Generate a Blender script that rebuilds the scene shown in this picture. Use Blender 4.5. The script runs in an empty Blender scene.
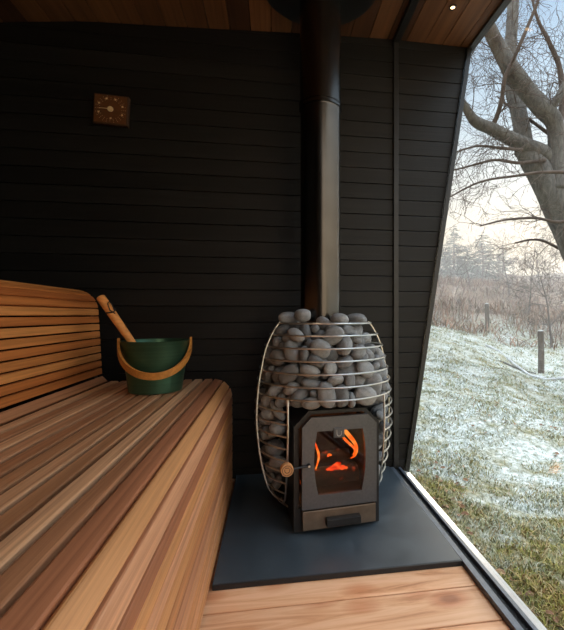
import bpy, bmesh, math, random
from mathutils import Vector, Matrix, Quaternion, noise
C = bpy.context.scene.collection
SC = bpy.context.scene
PI = math.pi
random.seed(11)

# ------------------------------------------------------------------ helpers
def new_obj(name, bm, mat=None, parent=None, smooth=True, angle=40):
    me = bpy.data.meshes.new(name)
    bm.normal_update()
    bm.to_mesh(me); bm.free()
    if mat:
        for m in (mat if isinstance(mat, (list, tuple)) else [mat]):
            me.materials.append(m)
    o = bpy.data.objects.new(name, me); C.objects.link(o)
    if smooth:
        for p in me.polygons: p.use_smooth = True
        try: me.set_sharp_from_angle(angle=math.radians(angle))
        except Exception: pass
    if parent: o.parent = parent
    return o

def tag(o, label=None, cat=None, group=None, kind=None):
    if label: o['label'] = label
    if cat: o['category'] = cat
    if group: o['group'] = group
    if kind: o['kind'] = kind
    return o

def thing(name, label, cat, loc=(0, 0, 0), rz=0, group=None):
    o = bpy.data.objects.new(name, None); C.objects.link(o)
    o.empty_display_size = .05
    o.location = loc; o.rotation_euler = (0, 0, rz)
    return tag(o, label, cat, group)

def add_box(bm, x0, x1, y0, y1, z0, z1, bevel=0, mi=0):
    vs = [bm.verts.new((x, y, z)) for x in (x0, x1) for y in (y0, y1) for z in (z0, z1)]
    fs = [(0, 1, 3, 2), (4, 6, 7, 5), (0, 4, 5, 1), (2, 3, 7, 6), (0, 2, 6, 4), (1, 5, 7, 3)]
    fl = [bm.faces.new([vs[i] for i in f]) for f in fs]
    for f in fl: f.material_index = mi
    if bevel:
        es = list({e for f in fl for e in f.edges})
        r = bmesh.ops.bevel(bm, geom=es, offset=bevel, segments=2, affect='EDGES', profile=.5)
        for f in r['faces']: f.material_index = mi
    return vs

def add_prism(bm, pts, axis, a, b, bevel=0, mi=0):
    """polygon pts (2D) extruded along axis between a and b"""
    def P(p, t):
        return {'x': (t, p[0], p[1]), 'y': (p[0], t, p[1]), 'z': (p[0], p[1], t)}[axis]
    v0 = [bm.verts.new(P(p, a)) for p in pts]; v1 = [bm.verts.new(P(p, b)) for p in pts]
    n = len(pts); fl = []
    fl.append(bm.faces.new(v0)); fl.append(bm.faces.new(v1[::-1]))
    for i in range(n): fl.append(bm.faces.new((v0[i], v1[i], v1[(i + 1) % n], v0[(i + 1) % n])))
    for f in fl: f.material_index = mi
    bmesh.ops.recalc_face_normals(bm, faces=fl)
    if bevel:
        es = list({e for f in fl for e in f.edges})
        r = bmesh.ops.bevel(bm, geom=es, offset=bevel, segments=2, affect='EDGES', profile=.5)
        for f in r['faces']: f.material_index = mi

def add_ring_prism(bm, outer, inner, a, b, axis='y'):
    """plate with a hole: outer and inner loops with the same number of points"""
    def P(p, t):
        return {'x': (t, p[0], p[1]), 'y': (p[0], t, p[1]), 'z': (p[0], p[1], t)}[axis]
    O0 = [bm.verts.new(P(p, a)) for p in outer]; O1 = [bm.verts.new(P(p, b)) for p in outer]
    I0 = [bm.verts.new(P(p, a)) for p in inner]; I1 = [bm.verts.new(P(p, b)) for p in inner]
    n = len(outer); fl = []
    for i in range(n):
        j = (i + 1) % n
        fl.append(bm.faces.new((O0[i], O0[j], I0[j], I0[i])))
        fl.append(bm.faces.new((O1[i], I1[i], I1[j], O1[j])))
        fl.append(bm.faces.new((O0[i], O1[i], O1[j], O0[j])))
        fl.append(bm.faces.new((I0[i], I0[j], I1[j], I1[i])))
    bmesh.ops.recalc_face_normals(bm, faces=fl)

def add_tube(bm, pts, radii, n=8, closed=False, cap=True, mi=0):
    """tube along pts with a radius per point (parallel transport frames)"""
    pts = [Vector(p) for p in pts]
    if not hasattr(radii, '__len__'): radii = [radii] * len(pts)
    m = len(pts); tang = []
    for i in range(m):
        if closed: t = pts[(i + 1) % m] - pts[i - 1]
        else: t = pts[min(i + 1, m - 1)] - pts[max(i - 1, 0)]
        tang.append(t.normalized() if t.length > 1e-9 else Vector((0, 0, 1)))
    up = Vector((0, 0, 1)) if abs(tang[0].z) < .9 else Vector((1, 0, 0))
    nv = tang[0].cross(up).normalized()
    rings = []
    for i in range(m):
        nv = (nv - tang[i] * nv.dot(tang[i]))
        nv = nv.normalized() if nv.length > 1e-6 else tang[i].orthogonal().normalized()
        bn = tang[i].cross(nv)
        rings.append([bm.verts.new(pts[i] + (nv * math.cos(2 * PI * k / n) + bn * math.sin(2 * PI * k / n)) * radii[i]) for k in range(n)])
    for i in range(m if closed else m - 1):
        A, B = rings[i], rings[(i + 1) % m]
        for k in range(n):
            f = bm.faces.new((A[k], A[(k + 1) % n], B[(k + 1) % n], B[k])); f.material_index = mi
    if cap and not closed:
        f = bm.faces.new(rings[0][::-1]); f.material_index = mi
        f = bm.faces.new(rings[-1]); f.material_index = mi

def add_lathe(bm, prof, n=48, center=(0, 0), cap_bottom=True, cap_top=True, mi=0):
    rings = []
    for (r, z) in prof:
        rings.append([bm.verts.new((center[0] + r * math.cos(2 * PI * k / n), center[1] + r * math.sin(2 * PI * k / n), z)) for k in range(n)])
    for A, B in zip(rings, rings[1:]):
        for k in range(n):
            f = bm.faces.new((A[k], A[(k + 1) % n], B[(k + 1) % n], B[k])); f.material_index = mi
    if cap_bottom: bm.faces.new(rings[0][::-1]).material_index = mi
    if cap_top: bm.faces.new(rings[-1]).material_index = mi

def BM(): return bmesh.new()

# ------------------------------------------------------------------ materials
def srgb(r, g, b):
    f = lambda c: (c / 255 / 12.92) if c / 255 <= .04045 else ((c / 255 + .055) / 1.055) ** 2.4
    return (f(r), f(g), f(b), 1)

class NT:
    def __init__(s, name):
        s.m = bpy.data.materials.new(name); s.m.use_nodes = True
        s.t = s.m.node_tree; s.t.nodes.clear()
        s.out = s.n('ShaderNodeOutputMaterial')
    def n(s, ty, **kw):
        nd = s.t.nodes.new(ty)
        for k, v in kw.items(): setattr(nd, k, v)
        return nd
    def l(s, a, b): s.t.links.new(a, b)
    def coord(s, scale=(1, 1, 1), kind='Object', rot=(0, 0, 0)):
        tc = s.n('ShaderNodeTexCoord'); mp = s.n('ShaderNodeMapping')
        mp.inputs['Scale'].default_value = scale; mp.inputs['Rotation'].default_value = rot
        s.l(tc.outputs[kind], mp.inputs['Vector']); return mp.outputs['Vector']
    def noise(s, vec, scale, detail=4, rough=.55, dist=0):
        nd = s.n('ShaderNodeTexNoise'); nd.inputs['Scale'].default_value = scale
        nd.inputs['Detail'].default_value = detail; nd.inputs['Roughness'].default_value = rough
        nd.inputs['Distortion'].default_value = dist
        s.l(vec, nd.inputs['Vector']); return nd.outputs['Fac']
    def ramp(s, fac, stops, interp='LINEAR'):
        r = s.n('ShaderNodeValToRGB'); r.color_ramp.interpolation = interp
        el = r.color_ramp.elements
        while len(el) < len(stops): el.new(.5)
        for e, (p, c) in zip(el, stops):
            e.position = p; e.color = c if len(c) == 4 else (*c, 1)
        s.l(fac, r.inputs['Fac']); return r.outputs['Color']
    def mix(s, fac, a, b, mode='MIX'):
        m = s.n('ShaderNodeMix', data_type='RGBA', blend_type=mode)
        for sock, v in ((m.inputs[0], fac), (m.inputs[6], a), (m.inputs[7], b)):
            if isinstance(v, bpy.types.NodeSocket): s.l(v, sock)
            else: sock.default_value = v
        return m.outputs[2]
    def math(s, op, a, b=0, clamp=False):
        m = s.n('ShaderNodeMath', operation=op); m.use_clamp = clamp
        for sock, v in ((m.inputs[0], a), (m.inputs[1], b)):
            if isinstance(v, bpy.types.NodeSocket): s.l(v, sock)
            else: sock.default_value = v
        return m.outputs[0]
    def bsdf(s, color, rough=.5, metal=0, spec=.5, bump=None, bstr=.2, bdist=.002, **kw):
        b = s.n('ShaderNodeBsdfPrincipled')
        for k, v in (('Base Color', color), ('Roughness', rough), ('Metallic', metal), ('Specular IOR Level', spec)):
            if isinstance(v, bpy.types.NodeSocket): s.l(v, b.inputs[k])
            else: b.inputs[k].default_value = v
        for k, v in kw.items():
            k = k.replace('_', ' ')
            b.inputs[k].default_value = v
        if bump is not None:
            bp = s.n('ShaderNodeBump'); bp.inputs['Strength'].default_value = bstr; bp.inputs['Distance'].default_value = bdist
            s.l(bump, bp.inputs['Height']); s.l(bp.outputs['Normal'], b.inputs['Normal'])
        s.l(b.outputs[0], s.out.inputs['Surface']); return s.m

def m_plain(name, col, rough=.5, metal=0, spec=.5, nscale=60, var=.15, bstr=.05):
    t = NT(name); v = t.coord(); f = t.noise(v, nscale, 3)
    c0 = tuple(c * (1 - var) for c in col[:3]) + (1,); c1 = tuple(min(1, c * (1 + var)) for c in col[:3]) + (1,)
    return t.bsdf(t.ramp(f, [(.3, c0), (.7, c1)]), rough, metal, spec, bump=f, bstr=bstr, bdist=.001)

def m_slats(name, stops, gain=.35, seed=0.0, grain=(70, 1.2, 70), rough=.5):
    """timber boards: each loose board its own tone, grain running along Y"""
    t = NT(name)
    g = t.n('ShaderNodeNewGeometry'); rnd = g.outputs['Random Per Island']
    tc = t.n('ShaderNodeTexCoord'); ad = t.n('ShaderNodeVectorMath', operation='ADD')
    sc = t.n('ShaderNodeVectorMath', operation='SCALE')
    cb = t.n('ShaderNodeCombineXYZ'); t.l(rnd, cb.inputs[0]); t.l(rnd, cb.inputs[1]); cb.inputs[2].default_value = seed
    t.l(cb.outputs[0], sc.inputs[0]); sc.inputs['Scale'].default_value = 37
    t.l(tc.outputs['Object'], ad.inputs[0]); t.l(sc.outputs[0], ad.inputs[1])
    mp = t.n('ShaderNodeMapping'); mp.inputs['Scale'].default_value = grain; t.l(ad.outputs[0], mp.inputs['Vector'])
    f1 = t.noise(mp.outputs[0], 1.0, 6, .6, .9)
    mp2 = t.n('ShaderNodeMapping'); mp2.inputs['Scale'].default_value = tuple(x * 3.2 for x in grain); t.l(ad.outputs[0], mp2.inputs['Vector'])
    f2 = t.noise(mp2.outputs[0], 1.0, 3, .6, .3)
    base = t.ramp(rnd, stops)
    dark = t.ramp(f1, [(.25, (1 - gain, 1 - gain * 1.15, 1 - gain * 1.25, 1)), (.5, (.93, .92, .9, 1)), (.72, (1.18, 1.17, 1.15, 1))])
    c = t.mix(1.0, base, dark, 'MULTIPLY')
    c = t.mix(.45, c, t.ramp(f2, [(.3, (.62, .58, .55, 1)), (.65, (1.05, 1.05, 1.05, 1))]), 'MULTIPLY')
    return t.bsdf(c, rough, 0, .35, bump=f1, bstr=.25, bdist=.0015)

def m_boards_x(name, col, var, grain=(1.2, 60, 60), rough=.55, bstr=.5, spec=.4, gcon=.35):
    t = NT(name)
    g = t.n('ShaderNodeNewGeometry'); rnd = g.outputs['Random Per Island']
    tc = t.n('ShaderNodeTexCoord'); ad = t.n('ShaderNodeVectorMath', operation='ADD'); sc = t.n('ShaderNodeVectorMath', operation='SCALE')
    cb = t.n('ShaderNodeCombineXYZ'); t.l(rnd, cb.inputs[0]); t.l(rnd, cb.inputs[2])
    t.l(cb.outputs[0], sc.inputs[0]); sc.inputs['Scale'].default_value = 41
    t.l(tc.outputs['Object'], ad.inputs[0]); t.l(sc.outputs[0], ad.inputs[1])
    mp = t.n('ShaderNodeMapping'); mp.inputs['Scale'].default_value = grain; t.l(ad.outputs[0], mp.inputs['Vector'])
    f = t.noise(mp.outputs[0], 1, 6, .65, 1.1)
    base = t.ramp(rnd, [(0, tuple(c * (1 - var) for c in col)), (1, tuple(c * (1 + var) for c in col))])
    c = t.mix(1, base, t.ramp(f, [(.3, (1 - gcon,) * 3), (.7, (1 + gcon,) * 3)]), 'MULTIPLY')
    return t.bsdf(c, rough, 0, spec, bump=f, bstr=bstr, bdist=.003)

M_BLACKWOOD = m_boards_x('black_timber', (.009, .0082, .0080), .3, spec=.3, rough=.5)
M_BLACKMETAL = m_plain('black_metal', (.012, .012, .013), .4, 0, .5)
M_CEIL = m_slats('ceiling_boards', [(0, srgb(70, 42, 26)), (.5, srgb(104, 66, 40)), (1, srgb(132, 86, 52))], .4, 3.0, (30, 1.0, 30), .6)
M_SEAT = m_slats('seat_cedar', [(0, srgb(150, 98, 66)), (.25, srgb(190, 136, 98)), (.45, srgb(164, 116, 80)), (.6, srgb(206, 152, 114)), (.8, srgb(172, 118, 82)), (1, srgb(222, 172, 130))], .5, 1.0)
M_FRONT = m_slats('front_cedar', [(0, srgb(146, 90, 60)), (.3, srgb(206, 150, 112)), (.5, srgb(190, 130, 82)), (.75, srgb(156, 100, 70)), (1, srgb(200, 142, 92))], .45, 2.4)
M_BACK = m_slats('backrest_cedar', [(0, srgb(172, 96, 50)), (.5, srgb(200, 124, 66)), (1, srgb(216, 146, 84))], .42, 5.0)
M_FRAMEDARK = m_plain('dark_frame_timber', (.02, .016, .013), .7)
M_ALU = m_plain('grey_aluminium', (.55, .56, .57), .35, .8, .5, 80, .06)
M_GREYRAIL = m_plain('anthracite_rail', (.11, .13, .16), .35, .3)
M_RUBBER = m_plain('black_gasket', (.008, .008, .009), .6)
M_SLATE = None

def mk_floor():
    t = NT('pine_floor')
    g = t.n('ShaderNodeNewGeometry'); rnd = g.outputs['Random Per Island']
    tc = t.n('ShaderNodeTexCoord'); ad = t.n('ShaderNodeVectorMath', operation='ADD'); sc = t.n('ShaderNodeVectorMath', operation='SCALE')
    cb = t.n('ShaderNodeCombineXYZ'); t.l(rnd, cb.inputs[0])
    t.l(cb.outputs[0], sc.inputs[0]); sc.inputs['Scale'].default_value = 23
    t.l(tc.outputs['Object'], ad.inputs[0]); t.l(sc.outputs[0], ad.inputs[1])
    mp = t.n('ShaderNodeMapping'); mp.inputs['Scale'].default_value = (2.2, 26, 8); t.l(ad.outputs[0], mp.inputs['Vector'])
    f = t.noise(mp.outputs[0], 1, 5, .6, 1.6)
    c = t.ramp(f, [(.25, srgb(176, 112, 72)), (.42, srgb(222, 164, 120)), (.6, srgb(238, 188, 148)), (.8, srgb(226, 172, 130))])
    # knots
    mk = t.n('ShaderNodeMapping'); mk.inputs['Scale'].default_value = (4.5, 8, 1); t.l(ad.outputs[0], mk.inputs['Vector'])
    vo = t.n('ShaderNodeTexVoronoi'); vo.inputs['Scale'].default_value = 1; t.l(mk.outputs[0], vo.inputs['Vector'])
    k = t.ramp(vo.outputs['Distance'], [(.09, (.40, .20, .12, 1)), (.17, (.76, .54, .42, 1)), (.32, (1, 1, 1, 1))])
    c = t.mix(.85, c, k, 'MULTIPLY')
    c = t.mix(1, c, t.ramp(rnd, [(0, (.9, .88, .86, 1)), (1, (1.06, 1.04, 1.03, 1))]), 'MULTIPLY')
    return t.bsdf(c, .5, 0, .4, bump=f, bstr=.2, bdist=.002)
M_FLOOR = mk_floor()

def mk_slate():
    t = NT('slate_tile'); v = t.coord()
    f = t.noise(v, 9, 6, .65, .4); f2 = t.noise(v, 140, 3)
    c = t.ramp(f, [(.3, (.028, .038, .047)), (.55, (.040, .054, .066)), (.75, (.056, .072, .085))])
    rg = t.ramp(f, [(.3, (.38,) * 3), (.7, (.52,) * 3)])
    rr = t.n('ShaderNodeRGBToBW'); t.l(rg, rr.inputs[0])
    return t.bsdf(c, rr.outputs[0], 0, .55, bump=f2, bstr=.12, bdist=.001)
M_SLATE = mk_slate()

def mk_glass(name, tint=(1, 1, 1, 1), rough=0.0):
    t = NT(name)
    tr = t.n('ShaderNodeBsdfTransparent'); tr.inputs[0].default_value = tint
    gl = t.n('ShaderNodeBsdfGlossy'); gl.inputs['Roughness'].default_value = rough
    lw = t.n('ShaderNodeLayerWeight'); lw.inputs['Blend'].default_value = .5
    fr = t.math('ADD', .025, t.math('MULTIPLY', t.math('POWER', lw.outputs['Facing'], 5), .8), True)
    mx = t.n('ShaderNodeMixShader'); t.l(fr, mx.inputs[0]); t.l(tr.outputs[0], mx.inputs[1]); t.l(gl.outputs[0], mx.inputs[2])
    t.l(mx.outputs[0], t.out.inputs[0]); return t.m
M_GLASS = mk_glass('window_glass', (.97, .985, .98, 1))
M_STOVEGLASS = mk_glass('stove_glass', (.62, .56, .5, 1), .02)

# ------------------------------------------------------------------ room shell
YW = 1.86           # inner face of the back wall
YF = -0.95          # open end of the cabin behind the viewer
XL = -1.20
ZF = -0.016         # floor boards; the hearth slab brings its top to 0
def edge_x(z): return .652 + .156 * (z + .033)     # leaning edge of the end wall
CEIL = [(-1.22, 1.925), (-1.119, 1.945), (-.8, 1.985), (-.487, 1.999), (.128, 2.032), (.559, 2.049), (1.0, 2.049)]
def ceil_z(x):
    for (x0, z0), (x1, z1) in zip(CEIL, CEIL[1:]):
        if x <= x1: return z0 + (z1 - z0) * (x - x0) / (x1 - x0)
    return CEIL[-1][1]

bm = BM(); y = YF; k = 0
joints = [1.113]
yy = 1.025
while yy > YF: joints.append(yy); yy -= .125
joints.append(YF)
for a, b in zip(joints, joints[1:]):
    add_box(bm, -1.2, .556, b + .002, a - .002, ZF - .022, ZF, .0016)
add_box(bm, -1.2, .60, 1.115, YW, ZF - .022, ZF - .0002)
add_box(bm, -1.2, .62, YF, YW, ZF - .16, ZF - .0225)
tag(new_obj('floor', bm, M_FLOOR, smooth=False), kind='structure')

# back wall of dark horizontal boards
bm = BM(); z = ZF - .1; bh = .0735
while z < 2.2:
    z1 = z + bh - .0025
    pts = [(-1.26, z), (edge_x(z), z), (edge_x(z1), z1), (-1.26, z1)]
    add_prism(bm, pts, 'y', YW, YW + .02, .0016)
    z += bh
add_prism(bm, [(-1.26, ZF - .1), (edge_x(ZF - .1), ZF - .1), (edge_x(2.16), 2.16), (-1.26, 2.16)], 'y', YW + .021, YW + .09)
tag(new_obj('wall_back', bm, M_BLACKWOOD, smooth=False), kind='structure')

bm = BM(); z = ZF - .1
while z < 2.0:
    add_box(bm, XL - .02, XL, YF, YW - .001, z, min(z + bh - .0025, 1.94), .0012); z += bh
add_box(bm, XL - .08, XL - .021, YF, YW, ZF - .1, 2.05)
tag(new_obj('wall_left', bm, M_BLACKWOOD, smooth=False), kind='structure')

bm = BM(); z = ZF - .1  # unseen wall added across the open end to cut light from behind the viewer
while z < 2.0:
    add_box(bm, XL, .30, YF - .02, YF, z, min(z + bh - .0025, 1.93), .0012); z += bh
add_box(bm, XL - .08, .30, YF - .08, YF - .021, ZF - .1, 2.0)
tag(new_obj('added_front_wall', bm, M_BLACKWOOD, smooth=False), kind='structure')

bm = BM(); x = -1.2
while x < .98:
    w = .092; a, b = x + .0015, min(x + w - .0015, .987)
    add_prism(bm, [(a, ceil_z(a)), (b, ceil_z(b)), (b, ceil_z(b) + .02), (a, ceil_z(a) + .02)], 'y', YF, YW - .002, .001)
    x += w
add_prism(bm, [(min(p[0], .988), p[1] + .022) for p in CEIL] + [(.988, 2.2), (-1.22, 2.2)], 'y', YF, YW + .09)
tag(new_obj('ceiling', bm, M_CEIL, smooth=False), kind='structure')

bm = BM(); add_box(bm, .5755, .600, YW - .012, YW, ZF, 2.047, .002)
tag(new_obj('trim_1', bm, M_BLACKMETAL, smooth=False), kind='structure')
bm = BM(); add_box(bm, .572, .606, YF, YW - .012, 2.030, 2.0485, .002)
tag(new_obj('trim_2', bm, M_BLACKMETAL, smooth=False), kind='structure')
# black edging between boards and glazing
bm = BM()
add_box(bm, .5565, .575, YF, YW - .013, ZF - .02, -.001, .001)
tag(new_obj('trim_3', bm, M_GREYRAIL, smooth=False), kind='structure')

# leaning glass wall on the right
win = tag(thing('window_1', None, None), kind='structure')
bm = BM()
add_box(bm, .5755, .596, YF, YW - .013, ZF - .06, -.012, .001)
tag(new_obj('gasket', bm, M_RUBBER, win, False), kind='structure')
bm = BM()
add_prism(bm, [(.597, -.06), (.597, -.002), (.609, -.002), (.609, -.06)], 'y', YF, YW - .013, .001)
tag(new_obj('inner_rail', bm, M_GREYRAIL, win, False), kind='structure')
bm = BM()
add_prism(bm, [(.6095, -.07), (.6095, -.010), (.650, -.026), (.656, -.07)], 'y', YF, YW - .03, .001)
tag(new_obj('sill', bm, M_ALU, win, False), kind='structure')
bm = BM()
def gx(z): return .628 + .156 * z
add_prism(bm, [(gx(-.012), -.012), (gx(-.012) + .008, -.014), (gx(2.05) + .008, 2.05), (gx(2.05), 2.05)], 'y', YF + .03, YW - .016)
tag(new_obj('glass_pane', bm, M_GLASS, win, False), kind='structure')
bm = BM()   # jambs and head
for (a, b) in ((YW - .016, YW), (YF, YF + .03)):
    add_prism(bm, [(edge_x(-.03) - .022, -.03), (edge_x(-.03), -.03), (edge_x(2.055), 2.055), (edge_x(2.055) - .022, 2.055)], 'y', a + .0005, b - .0005, .001)
add_box(bm, .956, .9885, YF, YW + .09, 2.036, 2.0485, .001)
tag(new_obj('frame', bm, M_BLACKMETAL, win, False), kind='structure')

# ------------------------------------------------------------------ hearth
bm = BM(); add_box(bm, -.159, .5555, 1.114, YW - .001, ZF, 0, .0015)
h = tag(new_obj('hearth_slab', bm, M_SLATE, smooth=False), 'dark slate grey hearth slab on the floor beneath the stove', 'hearth')
bm = BM(); add_box(bm, -.159, .5555, 1.1095, 1.1138, ZF + .0005, -.0008, .0008)
new_obj('front_edging', bm, M_RUBBER, h, False)

# ------------------------------------------------------------------ bench
def slat_at(bm, px, pz, tx, tz, w, t, y0, y1, bev=.0034):
    """board whose outer face is centred on (px,pz), tangent (tx,tz); solid side to the left of the tangent"""
    nx, nz = -tz, tx     # inward
    hw = w / 2
    pts = [(px - tx * hw, pz - tz * hw), (px + tx * hw, pz + tz * hw), (px + tx * hw + nx * t, pz + tz * hw + nz * t), (px - tx * hw + nx * t, pz - tz * hw + nz * t)]
    add_prism(bm, pts, 'y', y0, y1, bev)

def walk(path, pitch, start=0):
    """points at equal pitch along a polyline with tangents"""
    P = [Vector((p[0], 0, p[1])) for p in path]; d = [0]
    for a, b in zip(P, P[1:]): d.append(d[-1] + (b - a).length)
    def at(s):
        s = max(0, min(s, d[-1]))
        for i in range(len(P) - 1):
            if s <= d[i + 1]:
                return P[i].lerp(P[i + 1], (s - d[i]) / max(1e-9, d[i + 1] - d[i]))
        return P[-1]
    out = []; nb = max(1, round(d[-1] / pitch)); pitch = d[-1] / nb; s = pitch / 2
    for _ in range(nb):
        a, b = at(s - pitch / 2), at(s + pitch / 2); t = (b - a).normalized(); m = (a + b) / 2
        m = m.lerp(at(s), .5)
        out.append((m.x, m.z, t.x, t.z)); s += pitch
    return out
def arc(cx, cz, r, a0, a1, n=14):
    return [(cx + r * math.cos(math.radians(a0 + (a1 - a0) * i / n)), cz + r * math.sin(math.radians(a0 + (a1 - a0) * i / n))) for i in range(n + 1)]

BY0, BY1, BZT, BXF = -.62, 1.742, .457, -.1655
bench = thing('sauna_bench', 'long slatted cedar bench with rounded front edge and tall slatted backrest', 'bench', (0, 0, 0))
random.seed(4)
# (path runs so that the timber lies on its left: backrest top -> down -> seat -> front)
rb = .085
back_path = arc(-.692 - rb, .742, rb, 90, 0, 10)
back_path = [(-.86, .827)] + back_path + [(-.678, .485)]
seat_path = arc(-.678 + .028, .485, .028, 180, 270, 6)
seat_path[-1] = (-.650, BZT)
seat_path += [(-.242, BZT)]
corner = arc(BXF - .076, BZT - .076, .076, 90, 0, 10)
front_path = [corner[-1], (BXF, ZF + .012)]
flip = lambda l: [(x, z, -tx, -tz) for x, z, tx, tz in l]
def board_set(name, path, pitch, gap, mat, th=.018, jitter=.0):
    bm = BM()
    for (x, z, tx, tz) in flip(walk(path, pitch)):
        e = random.uniform(-jitter, jitter)
        slat_at(bm, x, z, tx, tz, pitch - gap, -th if False else th, BY0, BY1 + e)
    return new_obj(name, bm, mat, bench, False)
board_set('backrest', back_path, .0305, .0052, M_BACK)
board_set('seat', seat_path, .0395, .0088, M_SEAT)
board_set('front_edge', corner, .0395, .0062, M_FRONT)
board_set('front_panel', front_path, .0395, .0045, M_FRONT)
# dark ribs carrying the boards, following the same outline set in from the face
def inset(path, d):
    out = []
    for i, p in enumerate(path):
        a = path[max(i - 1, 0)]; b = path[min(i + 1, len(path) - 1)]
        t = Vector((b[0] - a[0], b[1] - a[1])).normalized()
        out.append((p[0] + t.y * d, p[1] - t.x * d))
    return out
full = back_path + seat_path[1:] + corner[1:] + front_path[1:]
for yy in (-.55, .2, .97, BY1 - .033):
    bm = BM()
    o_ = inset(full, .0185)
    i_ = inset(full, .060)
    for k in range(len(full) - 1):
        q = [o_[k], o_[k + 1], i_[k + 1], i_[k]]
        if (Vector(q[0]) - Vector(q[1])).length < 1e-5: continue
        try: add_prism(bm, q, 'y', yy, yy + .03)
        except Exception: pass
    new_obj('rib', bm, M_FRAMEDARK, bench, False)
bm = BM(); add_box(bm, -.70, -.66, BY0, BY1 - .04, ZF, .40)
add_box(bm, -.23, -.20, BY0, BY1 - .04, ZF, .05)
new_obj('base_frame', bm, M_FRAMEDARK, bench, False)

# ------------------------------------------------------------------ camera geometry (used for placing far things by bearing and distance)
CAM_F, CAM_CX, CAM_CY, CAM_A, CAM_H = 400.0, 333.0, 315.0, math.radians(8.67), .725
FW = Vector((math.sin(CAM_A), math.cos(CAM_A), 0)); RT = Vector((math.cos(CAM_A), -math.sin(CAM_A), 0))
def at(px, py, D):
    return Vector((0, 0, CAM_H)) + (FW + RT * ((px - CAM_CX) / CAM_F) + Vector((0, 0, 1)) * ((CAM_CY - py) / CAM_F)) * D

# ------------------------------------------------------------------ stove
M_STEEL = m_plain('stainless_wire', (.62, .60, .57), .3, 1.0, .5, 90, .08)
M_DOOR = m_plain('grey_cast_door', (.10, .099, .106), .42, .6, .5, 120, .12, .08)
M_FIREBOX = m_plain('black_firebox_steel', (.014, .013, .0135), .45, .3, .5, 60, .2)
M_SOOT = m_plain('sooty_firebrick', (.055, .042, .036), .85, 0, .3, 25, .4)
M_ASHSTEEL = m_plain('bronze_drawer_steel', (.20, .145, .105), .36, .75, .5, 30, .15)
M_FLUE = m_plain('black_flue_steel', (.085, .082, .08), .24, 1.0, .5, 12, .1, .02)
M_KNOBWOOD = m_slats('knob_wood', [(0, srgb(196, 140, 92)), (1, srgb(206, 150, 100))], .25, 8.0, (60, 60, 60))
M_BURNT = m_plain('burnt_mark', (.05, .028, .016), .8)
M_PALEMARK = m_plain('pale_engraving', (.36, .33, .30), .5)

SAX = (.199, 1.538); SRZ = math.radians(6.3)
stove = thing('sauna_stove', 'barrel shaped wood burning sauna stove with steel wire cage and lit glass door', 'stove', (*SAX, 0), SRZ)
SM = Matrix.Translation((*SAX, 0)) @ Matrix.Rotation(SRZ, 4, 'Z')
ZPR = [0, .02, .06, .09, .14, .19, .25, .32, .362, .404, .446, .487, .529, .57, .612, .653, .695, .74]
RPR = [.13, .15, .19, .212, .228, .24, .25, .257, .258, .257, .253, .249, .241, .233, .222, .203, .178, .12]
def rbar(z):
    for i in range(len(ZPR) - 1):
        if z <= ZPR[i + 1]:
            t = (z - ZPR[i]) / (ZPR[i + 1] - ZPR[i]); return RPR[i] + (RPR[i + 1] - RPR[i]) * t
    return RPR[-1]
def octa(hw, z0, z1, ch):      # house-like outline with cut top corners
    return [(-hw, z0), (hw, z0), (hw, z1 - ch), (hw - ch, z1), (-hw + ch, z1), (-hw, z1 - ch)]

# firebox tunnel, hollow
bm = BM()
def loopx(pts):  # give outer and inner the same count
    return pts
add_ring_prism(bm, octa(.150, .004, .404, .050), octa(.137, .083, .392, .046), -.196, .165)
add_prism(bm, octa(.150, .004, .404, .050), 'y', .1655, .178)
fb = new_obj('firebox', bm, M_FIREBOX, stove, False)
bm = BM()
add_box(bm, -.136, .136, -.19, .16, .0835, .094); add_box(bm, -.136, -.130, -.185, .16, .0945, .340); add_box(bm, .130, .136, -.185, .16, .0945, .340)
add_box(bm, -.129, .129, .150, .164, .0945, .345)
new_obj('firebrick_lining', bm, M_SOOT, fb, False)
bm = BM(); add_box(bm, -.142, .142, -.188, .16, -.0, .0038); new_obj('plinth', bm, M_FIREBOX, stove, False)

# door with barrel shaped window
def barrel(hwt, hwm, hwb, z0, z1, n=8):
    out = []
    zm = (z0 + z1) / 2
    def w(z):
        t = (z - z0) / (z1 - z0)
        return hwb * (1 - t) + hwt * t + (hwm - (hwb + hwt) / 2) * 4 * t * (1 - t)
    L = [(-w(z1 - (z1 - z0) * i / n), z1 - (z1 - z0) * i / n) for i in range(n + 1)]
    R = [(w(z0 + (z1 - z0) * i / n), z0 + (z1 - z0) * i / n) for i in range(n + 1)]
    return L, R
dhw, dz0, dz1, dch = .130, .084, .386, .031
DC = .004
L, R = barrel(.079, .090, .075, .128, .339)
win_loop = L + R
# matching outer loop: project each window point outward along door edge
outer = []
for i, p in enumerate(L):
    t = i / (len(L) - 1)
    outer.append((-dhw + (dch if i == 0 else 0), dz1 - (0 if i == 0 else (dch + (dz1 - dch - dz0) * (i - 1) / (len(L) - 2)))))
for i, p in enumerate(R):
    n_ = len(R) - 1
    outer.append((dhw - (dch if i == n_ else 0), dz1 if i == n_ else dz0 + (dz1 - dch - dz0) * i / (n_ - 1)))
sh = lambda l: [(a + DC, b) for a, b in l]
bm = BM(); add_ring_prism(bm, sh(outer), sh(win_loop), -.216, -.198)
door = new_obj('door', bm, M_DOOR, stove, True, 25)
bm = BM(); add_prism(bm, sh([(p[0] * .995, p[1]) for p in win_loop]), 'y', -.208, -.204)
new_obj('window_glass', bm, M_STOVEGLASS, door, False)
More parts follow.
